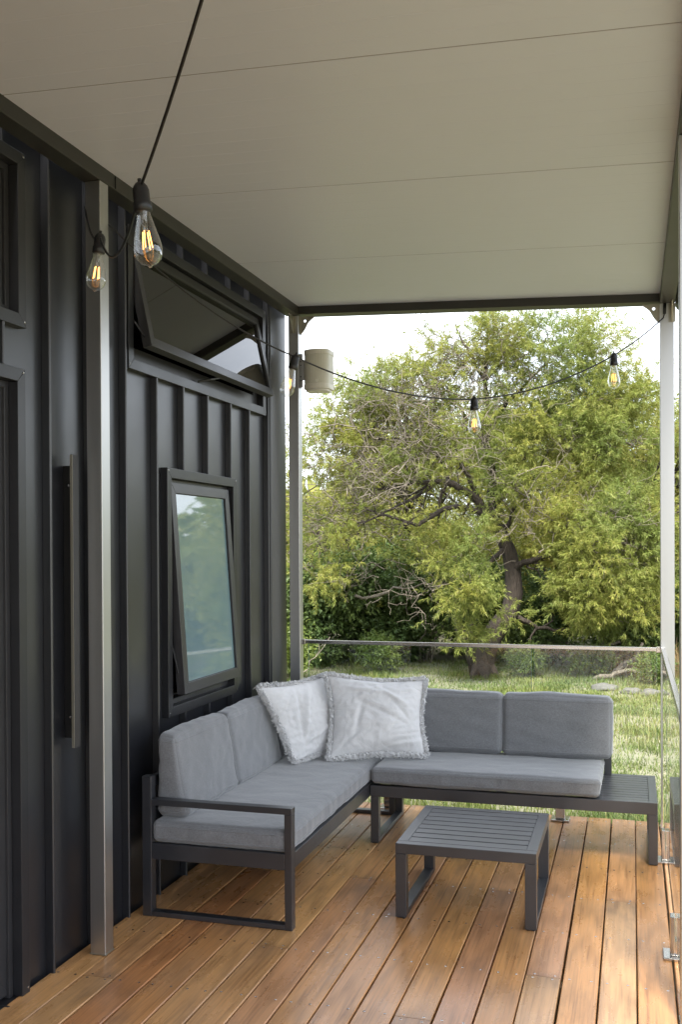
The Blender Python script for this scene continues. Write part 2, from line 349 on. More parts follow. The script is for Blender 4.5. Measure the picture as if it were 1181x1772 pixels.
def ground_mat():
    m, n, l, b = mat('rough_grass_ground')
    v = coords(n, l, (1, 1, 1))
    t = N(n, 'ShaderNodeTexNoise', Scale=1.3, Detail=10.0, Roughness=0.7); l.new(v, t.inputs['Vector'])
    r = ramp(n, [(0.3, (0.11, 0.115, 0.06)), (0.5, (0.17, 0.165, 0.11)), (0.65, (0.21, 0.195, 0.14)), (0.8, (0.22, 0.19, 0.15))]); l.new(t.outputs['Fac'], r.inputs['Fac']); l.new(r.outputs['Color'], b.inputs['Base Color'])
    b.inputs['Roughness'].default_value = 0.95
    t2 = N(n, 'ShaderNodeTexNoise', Scale=30.0, Detail=6.0); l.new(v, t2.inputs['Vector']); bump(n, l, b, t2.outputs['Fac'], 0.8, 0.05)
    return m
M['ground'] = ground_mat()
M['stone'] = painted('pale_stone', (0.085, 0.083, 0.075), 0.85, 0.25, 0.5, 20)
M['room'] = painted('room_plaster', (0.16, 0.155, 0.15), 0.8, 0.05, 0, 5)

# ------------------------------------------------------------------ ground
GZ = -0.6
def ground_h(x, y):
    return GZ + 0.05*math.sin(x*0.7+1.3)*math.sin(y*0.5) + 0.02*math.sin(2.3*x+y)
gx = np.concatenate([[-400, -120, -50], np.linspace(-26, 26, 66), [50, 120, 400]])
gy = np.concatenate([[-400, -120, -40], np.linspace(-8, 44, 66), [80, 160, 400]])
V = [(x, y, ground_h(x, y) if abs(x) < 27 and -9 < y < 45 else GZ) for y in gy for x in gx]
n_ = len(gx)
Fq = [(j*n_+i, j*n_+i+1, (j+1)*n_+i+1, (j+1)*n_+i) for j in range(len(gy)-1) for i in range(n_-1)]
tag(np_mesh('ground', V, Fq, M['ground'], smooth=True), 'rough grassy ground beyond the deck', None, kind='structure')

# ------------------------------------------------------------------ deck
PITCH_B, GAP0, GAPW = 0.13165, 0.011, 0.0065
JOISTS = [3.292 + 0.4405*k for k in range(-19, 7)]
dk = MB()
for y in JOISTS:
    dk.box(-2.06, 0.25, y-0.0225, y+0.0225, -0.19, -0.0245)
dk.box(-2.06, 0.25, 5.955, 5.99, -0.19, -0.0245)
for x in (-1.7, -0.9, -0.1):
    for y in (-4.6, -2.6, -0.6, 1.5, 3.5, 5.6):
        dk.box(x-0.05, x+0.05, y-0.05, y+0.05, -0.75, -0.19)
deck = dk.build('deck', M['joist'])
tag(deck, 'raised deck of oiled hardwood boards on joists', None, kind='structure')
joints = {-15: [3.292], -14: [4.61], -11: [3.73], -10: [4.613], -8: [4.175], -5: [4.613], -1: [4.613], -3: [3.732], -6: [3.285], -14.5: [],
          -13: [4.173], -12: [5.05, 2.85], -9: [5.49, 2.41], -7: [2.41, 5.05], -4: [5.05, 2.85], -2: [2.41], 0: [1.97], 1: [3.73]}
screw = MB()
def add_screw(x, y):
    n = 8; b = len(screw.v); z = 0.0006; r = 0.0048
    for k in range(n):
        w = 2*math.pi*k/n; screw.v.append((x+r*math.cos(w), y+r*math.sin(w), z))
    for k in range(n):
        w = 2*math.pi*k/n; screw.v.append((x+r*0.55*math.cos(w), y+r*0.55*math.sin(w), z-0.0004+0.0008))
    screw.v.append((x, y, z-0.0016))
    for k in range(n):
        k2 = (k+1) % n; screw.f.append((b+k, b+k2, b+n+k2, b+n+k)); screw.f.append((b+n+k, b+n+k2, b+2*n))
Y0D, Y1D = -5.2, 6.005
for k in range(-16, 2):
    x1 = GAP0 + k*PITCH_B + PITCH_B - GAPW/2; x0 = GAP0 + k*PITCH_B + GAPW/2
    if k == -16: x0 = -2.09
    if k == 1: x1 = 0.235
    cuts = sorted(joints.get(k, []))
    ys = [Y0D] + cuts + [Y1D]
    for a, b in zip(ys[:-1], ys[1:]):
        e0 = a + (0.0012 if a != Y0D else 0); e1 = b - (0.0012 if b != Y1D else random.uniform(0, 0.012))
        dz = random.uniform(-0.0012, 0.0004); dx = random.uniform(-0.0008, 0.0008); tilt = random.uniform(-0.0008, 0.0008)
        # board body with eased edges, gently bowed
        ny = max(2, int((e1-e0)/0.35)); c = 0.0028; prof = [(x0, -0.024), (x1, -0.024), (x1, -c), (x1-c, 0), (x0+c, 0), (x0, -c)]
        mb = MB(); np_ = len(prof); ph = random.uniform(0, 6.28)
        for j in range(ny+1):
            y = e0 + (e1-e0)*j/ny; bow = 0.0009*math.sin(y*1.7+ph)
            for (px, pz) in prof: mb.v.append((px+dx+bow, y, pz+dz + tilt*(px-x0)/0.125))
        for j in range(ny):
            for i in range(np_):
                i2 = (i+1) % np_; mb.f.append((j*np_+i, j*np_+i2, (j+1)*np_+i2, (j+1)*np_+i))
        mb.f.append(tuple(range(np_))[::-1]); mb.f.append(tuple(ny*np_+i for i in range(np_)))
        mb.build('deck_board', M['wood'], deck)
        for y in JOISTS:
            hit = [q for q in cuts if abs(q-y) < 0.03]
            if y < e0-0.03 or y > e1+0.03 or y < 2.2: continue
            if hit:
                if abs(e0-hit[0]) < 0.03: yy = e0+0.016
                elif abs(e1-hit[0]) < 0.03: yy = e1-0.016
                else: yy = y
            else: yy = y + random.uniform(-0.006, 0.006)
            for xx in (x0+0.026+random.uniform(-.004, .004), x1-0.026+random.uniform(-.004, .004)):
                if x1-x0 > 0.07: add_screw(xx, yy+random.uniform(-.003, .003))
tag(screw.build('screws', M['steel'], deck), kind='stuff')

# ------------------------------------------------------------------ house: clad wall, windows, door
PX, FX = -2.105, -2.07           # panel plane, rib / frame face plane
house = thing('house', 'charcoal house wall of vertical standing seam cladding with windows', 'house', (-2.105, 3.0, GZ))
seams = [-1.1 - 0.29*k for k in range(14, 0, -1)] + [-1.1, -0.81, -0.52, -0.23, 0.06, 0.35, 0.64, 0.93, 1.22, 1.51, 1.80, 2.09, 2.42, 2.71, 3.0, 3.285, 3.577, 3.868, 4.158, 4.440, 4.728, 5.032, 5.305, 5.610]
WIN_LOW = (4.247, 5.095, 0.788, 1.951)
WIN_TR = (3.884, 5.560, 2.350, 2.962)
WIN_UP = (1.6, 3.128, 2.360, 2.975)
DOOR = (1.6, 3.118, 0.0, 2.212)
OPEN = [(a+.03, b-.03, c+.03 if c > 0.1 else -0.6, d-.03) for a, b, c, d in (WIN_LOW, WIN_TR, WIN_UP, DOOR)]
edges = [-5.5] + seams + [5.74]
ZB, ZT = -0.22, 3.28
for y0, y1 in zip(edges[:-1], edges[1:]):
    ops = [o for o in OPEN if o[0] < y1 and o[1] > y0]
    ysp = sorted({y0, y1} | {q for o in ops for q in o[:2] if y0 < q < y1}); zsp = sorted({ZB, ZT} | {q for o in ops for q in o[2:] if ZB < q < ZT})
    cells = {(i, j) for i in range(len(ysp)-1) for j in range(len(zsp)-1)
             if not any(o[0] <= (ysp[i]+ysp[i+1])/2 <= o[1] and o[2] <= (zsp[j]+zsp[j+1])/2 <= o[3] for o in ops)}
    while cells:
        st = [cells.pop()]; comp = []
        while st:
            i, j = st.pop(); comp.append((i, j))
            for q in ((i+1, j), (i-1, j), (i, j+1), (i, j-1)):
                if q in cells: cells.remove(q); st.append(q)
        mb = MB(); idx = {}
        def vid(i, j, b):
            if (i, j, b) not in idx: idx[(i, j, b)] = len(mb.v); mb.v.append((PX-0.03*b, ysp[i], zsp[j]))
            return idx[(i, j, b)]
        cs = set(comp)
        for i, j in comp:
            ring = [(i, j), (i+1, j), (i+1, j+1), (i, j+1)]
            for b in (0, 1): mb.f.append([vid(*p, b) for p in ring])
            for p, q, nb in ((ring[0], ring[1], (i, j-1)), (ring[1], ring[2], (i+1, j)), (ring[2], ring[3], (i, j+1)), (ring[3], ring[0], (i-1, j))):
                if nb not in cs: mb.f.append([vid(*p, 0), vid(*q, 0), vid(*q, 1), vid(*p, 1)])
        mb.build('cladding_panel', M['cladding'], house)
def rib(y, z0, z1):
    p = [(PX+0.0005, y-0.012), (FX-0.004, y-0.0105), (FX, y-0.0075), (FX, y-0.001), (FX-0.003, y), (PX+0.0005, y)]
    MB().prism(p, 'z', z0, z1).build('cladding_seam', M['cladding'], house, bevel=0.0012)
for y in seams:
    segs = [(ZB, ZT)]
    for a, b, c, d in (WIN_LOW, WIN_TR, WIN_UP, DOOR):
        if a-0.004 < y < b+0.014:
            ns = []
            for s0, s1 in segs:
                if d <= s0 or c >= s1: ns.append((s0, s1)); continue
                if c > s0+0.02: ns.append((s0, c))
                if d < s1-0.02: ns.append((d, s1))
            segs = ns
    for s0, s1 in segs: rib(y, s0, s1)
MB().prism([(PX, 5.628), (FX-.002, 5.628), (FX+0.004, 5.634), (FX+0.004, 5.892), (FX-0.002, 5.898), (-2.4, 5.898), (-2.4, 5.85), (PX, 5.74)], 'z', ZB, ZT).build('corner_flashing', M['cladding'], house, bevel=0.002)
hb = MB(); hb.box(-5.6, -2.14, 5.70, 5.84, ZB, ZT); hb.box(-5.6, -5.5, -5.5, 5.70, ZB, ZT); hb.box(-5.5, -2.14, -5.5, -5.4, ZB, ZT)
hb.build('side_wall', M['cladding'], house)
MB().box(-5.65, -2.06, -5.55, 5.93, 3.282, 3.40).build('roof_edge', M['trim'], house)
rm = MB(); rm.box(-5.495, -2.20, -5.39, 5.69, -0.05, -0.01); rm.box(-5.495, -2.20, -5.39, 5.69, 2.99, 3.03); rm.box(-4.6, -4.55, -5.39, 5.69, 0, 2.98)
rm.build('room', M['room'], house)
fl = MB().box(-2.10, -2.085, -5.45, 5.70, -0.30, -0.222); fl.build('base_flashing', M['trim'], house)

def frame4(mb, y0, y1, z0, z1, w, xa, xb, bottom=True):
    """mitred rectangular frame facing +X"""
    def piece(p):
        mb.prism(p, 'x', xa, xb)
    piece([(y0, z0), (y0+w, z0+(w if bottom else 0)), (y0+w, z1-w), (y0, z1)])
    piece([(y1, z0), (y1, z1), (y1-w, z1-w), (y1-w, z0+(w if bottom else 0))])
    piece([(y0, z1), (y0+w, z1-w), (y1-w, z1-w), (y1, z1)])
    if bottom: piece([(y0, z0), (y1, z0), (y1-w, z0+w), (y0+w, z0+w)])
def win_frame(name, R, w=0.046, bottom=True, step=0.024):
    y0, y1, z0, z1 = R
    mb = MB(); frame4(mb, y0, y1, z0, z1, w, PX-0.004, FX, bottom)
    win = mb.build(name, M['trim'], house, bevel=0.0015)
    jb = MB(); frame4(jb, y0+w+0.0005, y1-w-0.0005, z0+(w+0.0005 if bottom else 0), z1-w-0.0005, 0.03, PX-0.13, PX-0.0605, bottom)
    jb.build('jamb', M['trim'], win, bevel=0.001)
    st_ = MB(); e = w+0.0005; frame4(st_, y0+e, y1-e, z0+(e if bottom else 0), z1-e, step, PX-0.06, PX-0.003, bottom)
    st_.build('inner_frame', M['sash'], win, bevel=0.001)
    sc_ = MB()
    for yy in (y0+0.012, y1-0.012):
        for zz in (z0+0.02, z1-0.012):
            sc_.lathe([(0.0042, 0), (0.0042, 0.0015), (0.002, 0.002), (0, 0.0018)], (FX, yy, zz), (1, 0, 0), 8)
    tag(sc_.build('frame_screws', M['steel'], win), kind='stuff')
    return win
def sash(win, y0, y1, ztop, length, ang, pane_mat, w=0.05, th=0.042, xp=-2.088):
    """awning sash hinged at the top and pushed out by ang"""
    ca, sa = math.cos(ang), math.sin(ang)
    def fn(p):   # p.x thickness from outer face (<=0), p.z from hinge line downwards (<=0)
        return Vector((xp + p.x*ca - p.z*sa, p.y, ztop + p.z*ca + p.x*sa))
    mb = MB(); frame4(mb, y0, y1, -length, 0, w, -th, 0)
    s = mb.xf(fn).build('sash', M['sash'], win, bevel=0.0015)
    gk = MB(); frame4(gk, y0+w-0.004, y1-w+0.004, -length+w-0.004, -w+0.004, 0.006, -0.014, -0.007)
    gk.xf(fn).build('seal', M['rubber'], s)
    MB().box(-0.020, -0.012, y0+w-0.006, y1-w+0.006, -length+w-0.006, -w+0.006).xf(fn).build('pane', pane_mat, s)
    for yy in (y0-0.004, y1+0.004):
        q = MB().tube([fn(Vector((-th*0.6, yy, -length*0.9))), Vector((xp-0.05, yy, ztop-length*0.55))], 0.005, 6); q.build('stay', M['rubber'], s)
    return s
w1 = win_frame('window', WIN_LOW); w1['label'] = 'tall frosted awning window pushed open at the bottom'
sash(w1, 4.318, 5.022, 1.888, 1.0, math.radians(3.9), M['frosted'])
w2 = win_frame('window', WIN_TR, step=0.062); w2['label'] = 'long clear awning window open below the ceiling beam'
sash(w2, 3.948, 5.482, 2.905, 0.462, math.radians(11.8), M['dark_glass'], 0.042)
q = MB().tube([(-2.10, 4.66, 2.412), (-2.05, 4.70, 2.428), (-2.035, 4.78, 2.446)], 0.006, 6); q.build('winder', M['black'], w2)
w3 = win_frame('window', WIN_UP); w3['label'] = 'dark fixed window above the door'
sash(w3, 1.67, 3.052, 2.905, 0.475, 0.0, M['dark_glass'], 0.042, 0.04, -2.115)
dr = win_frame('door', DOOR, bottom=False); dr['label'] = 'dark framed glass door'
dm = MB(); frame4(dm, 1.64, 3.066, 0.01, 2.16, 0.058, -2.16, -2.118); dl = dm.build('door_leaf', M['sash'], dr, bevel=0.002)
MB().box(-2.145, -2.137, 1.69, 3.012, 0.06, 2.11).build('pane', M['dark_glass'], dl)
MB().box(PX-0.1, FX+0.02, 1.6, 3.1, -0.03, -0.002).build('sill', M['trim'], dr)

# slim bar fixed on the cladding
wb = thing('wall_bar', 'slim black upright bar screwed to the cladding beside the near post', 'wall bar', (-2.10, 3.40, 0.815))
MB().box(-2.1045, -2.058, 3.414, 3.432, 0.85, 1.895).build('back_channel', M['rubber'], wb, bevel=0.001)
MB().box(-2.0575, -2.046, 3.388, 3.430, 0.817, 1.936).build('face_plate', M['trim'], wb, bevel=0.001)
MB().box(-2.0572, -2.0463, 3.3862, 3.3878, 0.818, 1.935).build('bare_edge', M['bracket'], wb)
for z in (0.93, 1.82):
    MB().lathe([(0.005, 0), (0.005, 0.002), (0, 0.0025)], (-2.078, 3.414, z), (0, -1, 0), 8).build('screw', M['steel'], wb)

# ------------------------------------------------------------------ porch roof
def czr(x): return 3.054 - 0.037*(x+1.967)
roof = thing('porch_roof', 'flat porch roof with cream ribbed ceiling panels and dark edge beams', 'roof', (-0.9, 3.0, 2.95))
pj = [-5.275, -4.26, -3.245, -2.23, -1.215, -0.2, 0.815, 1.83, 2.85, 3.866, 4.886, 5.872]
for y0, y1 in zip(pj[:-1], pj[1:]):
    a, b = y0+0.0022, y1-0.0022
    prof = [(a, 0.08), (a, 0.0025), (a+0.0025, 0)]
    k = 1; step = 1.02/10
    while y0+k*step < b-0.03:
        c = y0+k*step; prof += [(c-0.004, 0), (c-0.001, 0.0006), (c+0.001, 0.0006), (c+0.004, 0)]; k += 1
    prof += [(b-0.0025, 0), (b, 0.0025), (b, 0.08)]
    mb = MB(); n = len(prof)
    for x in (-1.99, 0.175):
        mb.v += [(x, p, czr(x)+h) for p, h in prof]
    for i in range(n-1): mb.f.append((i, i+1, n+i+1, n+i))
    mb.f.append((0, n-1, 2*n-1, n)); mb.f.append(tuple(range(n))[::-1]); mb.f.append(tuple(range(n, 2*n)))
    mb.build('ceiling_panel', M['ceiling'], roof)
for y in pj[1:-1]:
    mb = MB(); mb.v = [(x, y+dy, czr(x)+dz) for x in (-1.985, 0.17) for dy, dz in ((-.0021, .0012), (.0021, .0012), (.0021, .006), (-.0021, .006))]
    mb.f = [(0,1,2,3),(7,6,5,4),(0,4,5,1),(1,5,6,2),(2,6,7,3),(3,7,4,0)]; mb.build('panel_joint', M['seal'], roof)
def sl_beam(x0, x1, y0, y1, z0a, z0b, z1a, z1b):
    mb = MB(); mb.v = [(x0,y0,z0a),(x1,y0,z0b),(x1,y1,z0b),(x0,y1,z0a),(x0,y0,z1a),(x1,y0,z1b),(x1,y1,z1b),(x0,y1,z1a)]
    mb.f = [(3,2,1,0),(4,5,6,7),(0,1,5,4),(1,2,6,5),(2,3,7,6),(3,0,4,7)]; return mb
MB().box(-2.045, -1.967, -5.29, 5.86, 2.997, 3.150).build('beam', M['beam'], roof, bevel=0.003)
sl_beam(-2.045, 0.228, 5.862, 5.962, czr(-2.045)-0.047, czr(0.228)-0.047, czr(-2.045)+0.095, czr(.228)+0.095).build('beam', M['beam'], roof, bevel=0.003)
MB().box(0.148, 0.228, -5.29, 5.860, 2.918, 3.07).build('beam', M['beam'], roof, bevel=0.003)
g = [(0.232, 3.05), (0.232, 2.93)] + [(0.287-0.055*math.cos(t), 2.93-0.045*math.sin(t)) for t in np.linspace(0.2, math.pi-.2, 7)] + [(0.342, 2.93), (0.342, 3.02), (0.336, 3.02), (0.336, 2.935), (0.24, 2.935), (0.24, 3.05)]
MB().prism(g, 'y', -5.29, 5.962).build('gutter', M['beam'], roof)
MB().box(-2.045, 0.232, -5.30, 5.965, 3.1505, 3.163).build('roof_sheet', M['trim'], roof)
MB().box(-1.9665, -1.963, 3.585, 3.589, 3.0, 3.05).build('beam_joint', M['rubber'], roof)

# ------------------------------------------------------------------ posts
def post(label, x0, x1, y0, y1, top):
    t = thing('aluminium_post', label, 'post', ((x0+x1)/2, (y0+y1)/2, 0), 'aluminium posts carrying the porch roof')
    MB().box(x0, x1, y0, y1, 0.0005, top).build('shaft', M['alu'], t, bevel=0.0025)
    b = MB(); b.box(x0-.003, x1+.003, y0-.003, y1+.003, 0.0002, 0.004); b.build('base', M['bracket'], t)
    return t
def gusset(t, c, d, side):
    """curved corner plate: c = top inner corner at the post face, d = unit direction along the beam; c.z = beam underside"""
    L, Hh = 0.092, 0.105; c = Vector(c); d = Vector(d); n = Vector((d.y, -d.x, 0))
    prof = [(0.0, 0.0), (L, 0.0), (L, -0.006), (0.070, -0.022), (0.056, -0.034), (0.046, -0.050), (0.036, -0.070), (0.022, -0.090), (0.008, -Hh), (0.0, -Hh)]
    mb = MB(); b = len(mb.v); k = len(prof); th = 0.006
    # plate with a round hole: bridge ring
    hc = (0.032, -0.026); hr = 0.0085
    ring = [(hc[0]+hr*math.cos(a), hc[1]+hr*math.sin(a)) for a in np.linspace(0, 2*math.pi, 13)[:-1]]
    bm = bmesh.new()
    def P(p, s): q = c + d*p[0] + Vector((0, 0, p[1])) + n*s; return bm.verts.new(q - org(t))
    ol = [P(p, -th/2) for p in prof]; rl = [P(p, -th/2) for p in ring]
    es = [bm.edges.new((ol[i], ol[(i+1) % k])) for i in range(k)] + [bm.edges.new((rl[i], rl[(i+1) % 12])) for i in range(12)]
    bmesh.ops.triangle_fill(bm, use_beauty=True, edges=es)
    ex = bmesh.ops.extrude_face_region(bm, geom=bm.faces[:])
    bmesh.ops.translate(bm, verts=[v for v in ex['geom'] if isinstance(v, bmesh.types.BMVert)], vec=n*th)
    me = bpy.data.meshes.new('bracket'); bm.to_mesh(me); bm.free()
    o = finish(me, 'bracket', M['bracket'], t, 0, False, org(t))
    fl = MB(); w = 0.018
    q0 = c + n*w + Vector((0, 0, -Hh)); q1 = c - n*w + d*0.005
    fl.box(min(q0.x, q1.x), max(q0.x, q1.x), min(q0.y, q1.y), max(q0.y, q1.y), q0.z, q1.z-0.002); fl.build('flange', M['bracket'], o)
post('aluminium post standing beside the slim black wall bar', -2.033, -1.968, 3.470, 3.534, 2.996)
pf = post('aluminium post carrying the beige speaker', -2.034, -1.969, 5.862, 5.927, 3.000)
gusset(pf, (-1.968, 5.895, 2.995), (1, 0, 0), 1)
gusset(pf, (-2.003, 5.861, 2.996), (0, -1, 0), 1)
pr_ = post('aluminium post at the right end of the far glass balustrade', 0.149, 0.223, 5.863, 5.93, 2.920)
gusset(pr_, (0.148, 5.895, 2.925), (-1, 0, 0), 1)
gusset(pr_, (0.212, 5.862, 2.917), (0, -1, 0), 1)
post('aluminium post cut off by the right edge of the picture', 0.149, 0.222, 3.470, 3.534, 2.917)

# ------------------------------------------------------------------ glass balustrades
def spigot(t, x, y, alongx=True):
    s = MB(); h = 0.16; w = 0.026; gap = 0.0068
    for sgn in (-1, 1):
        if alongx: s.box(x-w, x+w, y+sgn*gap if sgn > 0 else y-w, y+w if sgn > 0 else y-gap, 0.012, h)
        else: s.box(x+gap if sgn > 0 else x-w, x+w if sgn > 0 else x-gap, y-w, y+w, 0.012, h)
    if alongx: s.box(x-w+.001, x+w-.001, y-gap-.002, y+gap+.002, 0.0122, 0.07)
    else: s.box(x-gap-.002, x+gap+.002, y-w+.001, y+w-.001, 0.0122, 0.07)
    o = s.build('spigot', M['steel'], t, bevel=0.003)
    MB().box(x-0.052, x+0.052, y-0.052, y+0.052, 0.0004, 0.0116).build('base_plate', M['steel'], o, bevel=0.003)
fb = thing('glass_balustrade', 'clear glass balustrade with slim steel rail across the far end', 'balustrade', (-0.9, 5.89, 0))
YG = 5.900
for x0, x1 in ((-1.925, -0.565), (-0.55, 0.128)):
    gp = MB().box(x0, x1, YG-0.006, YG+0.006, 0.075, 0.990).build('glass_panel', M['glass'], fb)
    for xe in (x0-0.0015, x1+0.0002): MB().box(xe, xe+0.0013, YG-0.005, YG+0.005, 0.076, 0.989).build('glass_edge', M['glass_edge'], gp)
MB().box(-1.945, 0.130, YG-0.0125, YG+0.0125, 0.984, 1.006).build('top_rail', M['steel'], fb, bevel=0.003)
MB().box(-1.968, -1.9445, YG-0.016, YG+0.016, 0.978, 1.010).build('rail_bracket', M['steel'], fb, bevel=0.002)
MB().box(0.1245, 0.1485, YG-0.016, YG+0.016, 0.978, 1.010).build('rail_bracket', M['steel'], fb, bevel=0.002)
for x in (-1.42, -0.404): spigot(fb, x, YG, True)
sb = thing('glass_balustrade', 'clear glass balustrade running along the right side of the deck', 'balustrade', (0.17, 4.7, 0))
XG = 0.160
MB().box(XG-0.006, XG+0.006, 3.60, 5.80, 0.075, 0.990).build('glass_panel', M['glass'], sb)
MB().box(XG-0.0125, XG+0.0125, 3.5345, 5.862, 0.986, 1.008).build('top_rail', M['steel'], sb, bevel=0.003)
for y in (5.259, 4.048): spigot(sb, XG, y, False)

# ------------------------------------------------------------------ soft shapes
def cushion(name, parent, corners_bottom, corners_top, res=(26, 18, 8), round_=0.035, puff=0.012, seed=0, wr=0.004, matn='cushion', seams=True):
    """rounded box between a bottom quad and a top quad (each 4 points ccw), softened, puffed and wrinkled"""
    B = [Vector(p) for p in corners_bottom]; T = [Vector(p) for p in corners_top]
    def P(u, v, w):
        b = (B[0]*(1-u)+B[1]*u)*(1-v) + (B[3]*(1-u)+B[2]*u)*v
        t = (T[0]*(1-u)+T[1]*u)*(1-v) + (T[3]*(1-u)+T[2]*u)*v
        return b*(1-w)+t*w
    LX = (B[1]-B[0]).length; LY = (B[3]-B[0]).length; LZ = (T[0]-B[0]).length
    L = (LX, LY, LZ)
    def grid(nn, Lc):
        r = min(round_/Lc, 0.45); base = [0, r*0.12, r*0.35, r*0.7, r]; mid = list(np.linspace(r, 1-r, max(2, nn-8)))[1:-1]
        return base + mid + [1-q for q in base[::-1]]
    G = [grid(res[i], L[i]) for i in range(3)]
    bm = bmesh.new(); vd = {}
    def soft(u, v, w):
        p = [(u-0.5)*LX, (v-0.5)*LY, (w-0.5)*LZ]; q = []
        inner = [max(l/2-round_, l*0.05) for l in L]
        cl = [max(-i, min(i, c)) for c, i in zip(p, inner)]
        d = Vector([a-b for a, b in zip(p, cl)])
        if d.length > 1e-9:
            mx = max(abs(x) for x in d); d2 = d.normalized()*mx
            p = [a+b for a, b in zip(cl, d2)]
        return [p[i]/L[i]+0.5 for i in range(3)], d
    def get(i, j, k):
        key = (i, j, k)
        if key not in vd:
            u, v, w = G[0][i], G[1][j], G[2][k]
            (a, b, c), d = soft(u, v, w)
            q = P(a, b, c); cen = P(.5, .5, .5)
            bu = (1-(2*u-1)**2); bv = (1-(2*v-1)**2); bw = (1-(2*w-1)**2)
            nz = ((T[0]-B[0]).normalized()); nx = (B[1]-B[0]).normalized(); ny = (B[3]-B[0]).normalized()
            off = nz*(2*w-1)*puff*(bu*bv)**0.5 + ny*(2*v-1)*puff*0.9*(bu*bw)**0.5 + nx*(2*u-1)*puff*0.6*(bv*bw)**0.5
            s = Vector((q.x*5+seed*3.1, q.y*5-seed*1.7, q.z*5))
            wn_ = mnoise.noise(s)*wr*1.3 + mnoise.noise(Vector((s.x*1.5+s.z*2.2, s.y*3.0-s.z, s.z*4.0)))*wr*0.9
            dirn = (nx*(2*u-1)**7 + ny*(2*v-1)**7 + nz*(2*w-1)**7)
            edge = max(abs(2*u-1), 0)**8
            # puckers running down from the seams
            pk = 0
            if True:
                pk = (1.0 if LZ < 0.2 else abs(2*w-1)**6)*mnoise.noise(Vector((q.x*30+seed, q.y*30, seed*2.0+q.z*3)))*wr*1.8*(max(abs(2*v-1), abs(2*u-1))**10)*(1-abs(2*w-1)**2)
            q = q + off + (dirn.normalized() if dirn.length > 1e-6 else nz)*(wn_+pk)
            vd[key] = bm.verts.new(q - org(parent))
        return vd[key]
    nx_, ny_, nz_ = len(G[0])-1, len(G[1])-1, len(G[2])-1
    def face(a): 
        try: bm.faces.new(a)
        except ValueError: pass
    for i in range(nx_):
        for j in range(ny_):
            for k in (0, nz_): face([get(i, j, k), get(i+1, j, k), get(i+1, j+1, k), get(i, j+1, k)])
    for i in range(nx_):
        for k in range(nz_):
            for j in (0, ny_): face([get(i, j, k), get(i+1, j, k), get(i+1, j, k+1), get(i, j, k+1)])
    for j in range(ny_):
        for k in range(nz_):
            for i in (0, nx_): face([get(i, j, k), get(i, j+1, k), get(i, j+1, k+1), get(i, j, k+1)])
    loops = []
    for k in (4, nz_-4):
        loops.append([get(i, 0, k).co.copy() for i in range(nx_)] + [get(nx_, j, k).co.copy() for j in range(ny_)] + [get(i, ny_, k).co.copy() for i in range(nx_, 0, -1)] + [get(0, j, k).co.copy() for j in range(ny_, -1, -1)])
    me = bpy.data.meshes.new(name); bm.to_mesh(me); bm.free()
    o = finish(me, name, M[matn], parent, 0, True, org(parent))
    if seams:
        for lp_ in loops:
            MB().tube([p+org(parent) for p in lp_], 0.0022, 6, False).build('piping', M[matn], o, smooth=True)
    return o

# ------------------------------------------------------------------ left sofa
so = thing('sofa', 'grey cushioned outdoor sofa with charcoal metal arm along the house wall', 'sofa', (-1.68, 4.84, 0), 'corner lounge seating')
FR = M['frame']
def loop_leg(t, y0, y1, arm):
    MB().box(-2.028, -1.985, y0, y1, 0.0, 0.600 if arm else 0.56).build('rear_leg', FR, t, bevel=0.002)
    MB().box(-1.3815, -1.349, y0, y1, 0.0, 0.4775 if arm else 0.315).build('front_leg', FR, t, bevel=0.002)
    MB().box(-1.9845, -1.382, y0+0.001, y1-0.001, 0.0005, 0.022).build('foot_bar', FR, t, bevel=0.002)
    MB().box(-1.9845, -1.382, y0+0.002, y1-0.012, 0.247, 0.3145).build('end_rail', FR, t, bevel=0.002)
    if arm: MB().box(-1.9845, -1.349, y0-0.001, y1+0.001, 0.478, 0.504).build('armrest', FR, t, bevel=0.002)
loop_leg(so, 3.895, 3.938, True)
loop_leg(so, 5.74, 5.783, False)
MB().box(-1.380, -1.350, 3.9385, 5.7395, 0.248, 0.314).build('front_rail', FR, so, bevel=0.002)
MB().box(-2.026, -1.996, 3.9385, 5.7395, 0.248, 0.314).build('back_rail', FR, so, bevel=0.002)
for z0, z1 in ((0.40, 0.445), (0.545, 0.59)):
    MB().box(-2.024, -2.000, 3.9385, 5.7395, z0, z1).build('backrest_bar', FR, so, bevel=0.002)
for i in range(7):
    y = 4.08 + i*0.26
    MB().box(-1.9955, -1.3805, y-0.03, y+0.03, 0.295, 0.311).build('seat_slat', FR, so)
c = cushion('seat_cushion', so, [(-1.985, 3.905, .316), (-1.357, 3.905, .316), (-1.357, 5.775, .316), (-1.985, 5.775, .316)],
        [(-1.985, 3.905, .410), (-1.357, 3.905, .410), (-1.357, 5.775, .410), (-1.985, 5.775, .410)], (40, 90, 14), 0.022, 0.008, 3, 0.003)
for i, (a, b) in enumerate(((3.955, 4.555), (4.562, 5.165), (5.172, 5.77))):
    cushion('back_cushion', so, [(-1.985, a, .418), (-1.842, a, .418), (-1.842, b, .418), (-1.985, b, .418)],
            [(-1.985, a+.004, .768), (-1.905, a+.004, .762), (-1.905, b-.004, .762), (-1.985, b-.004, .768)], (18, 46, 30), 0.026, 0.014, 11+i*5, 0.006)

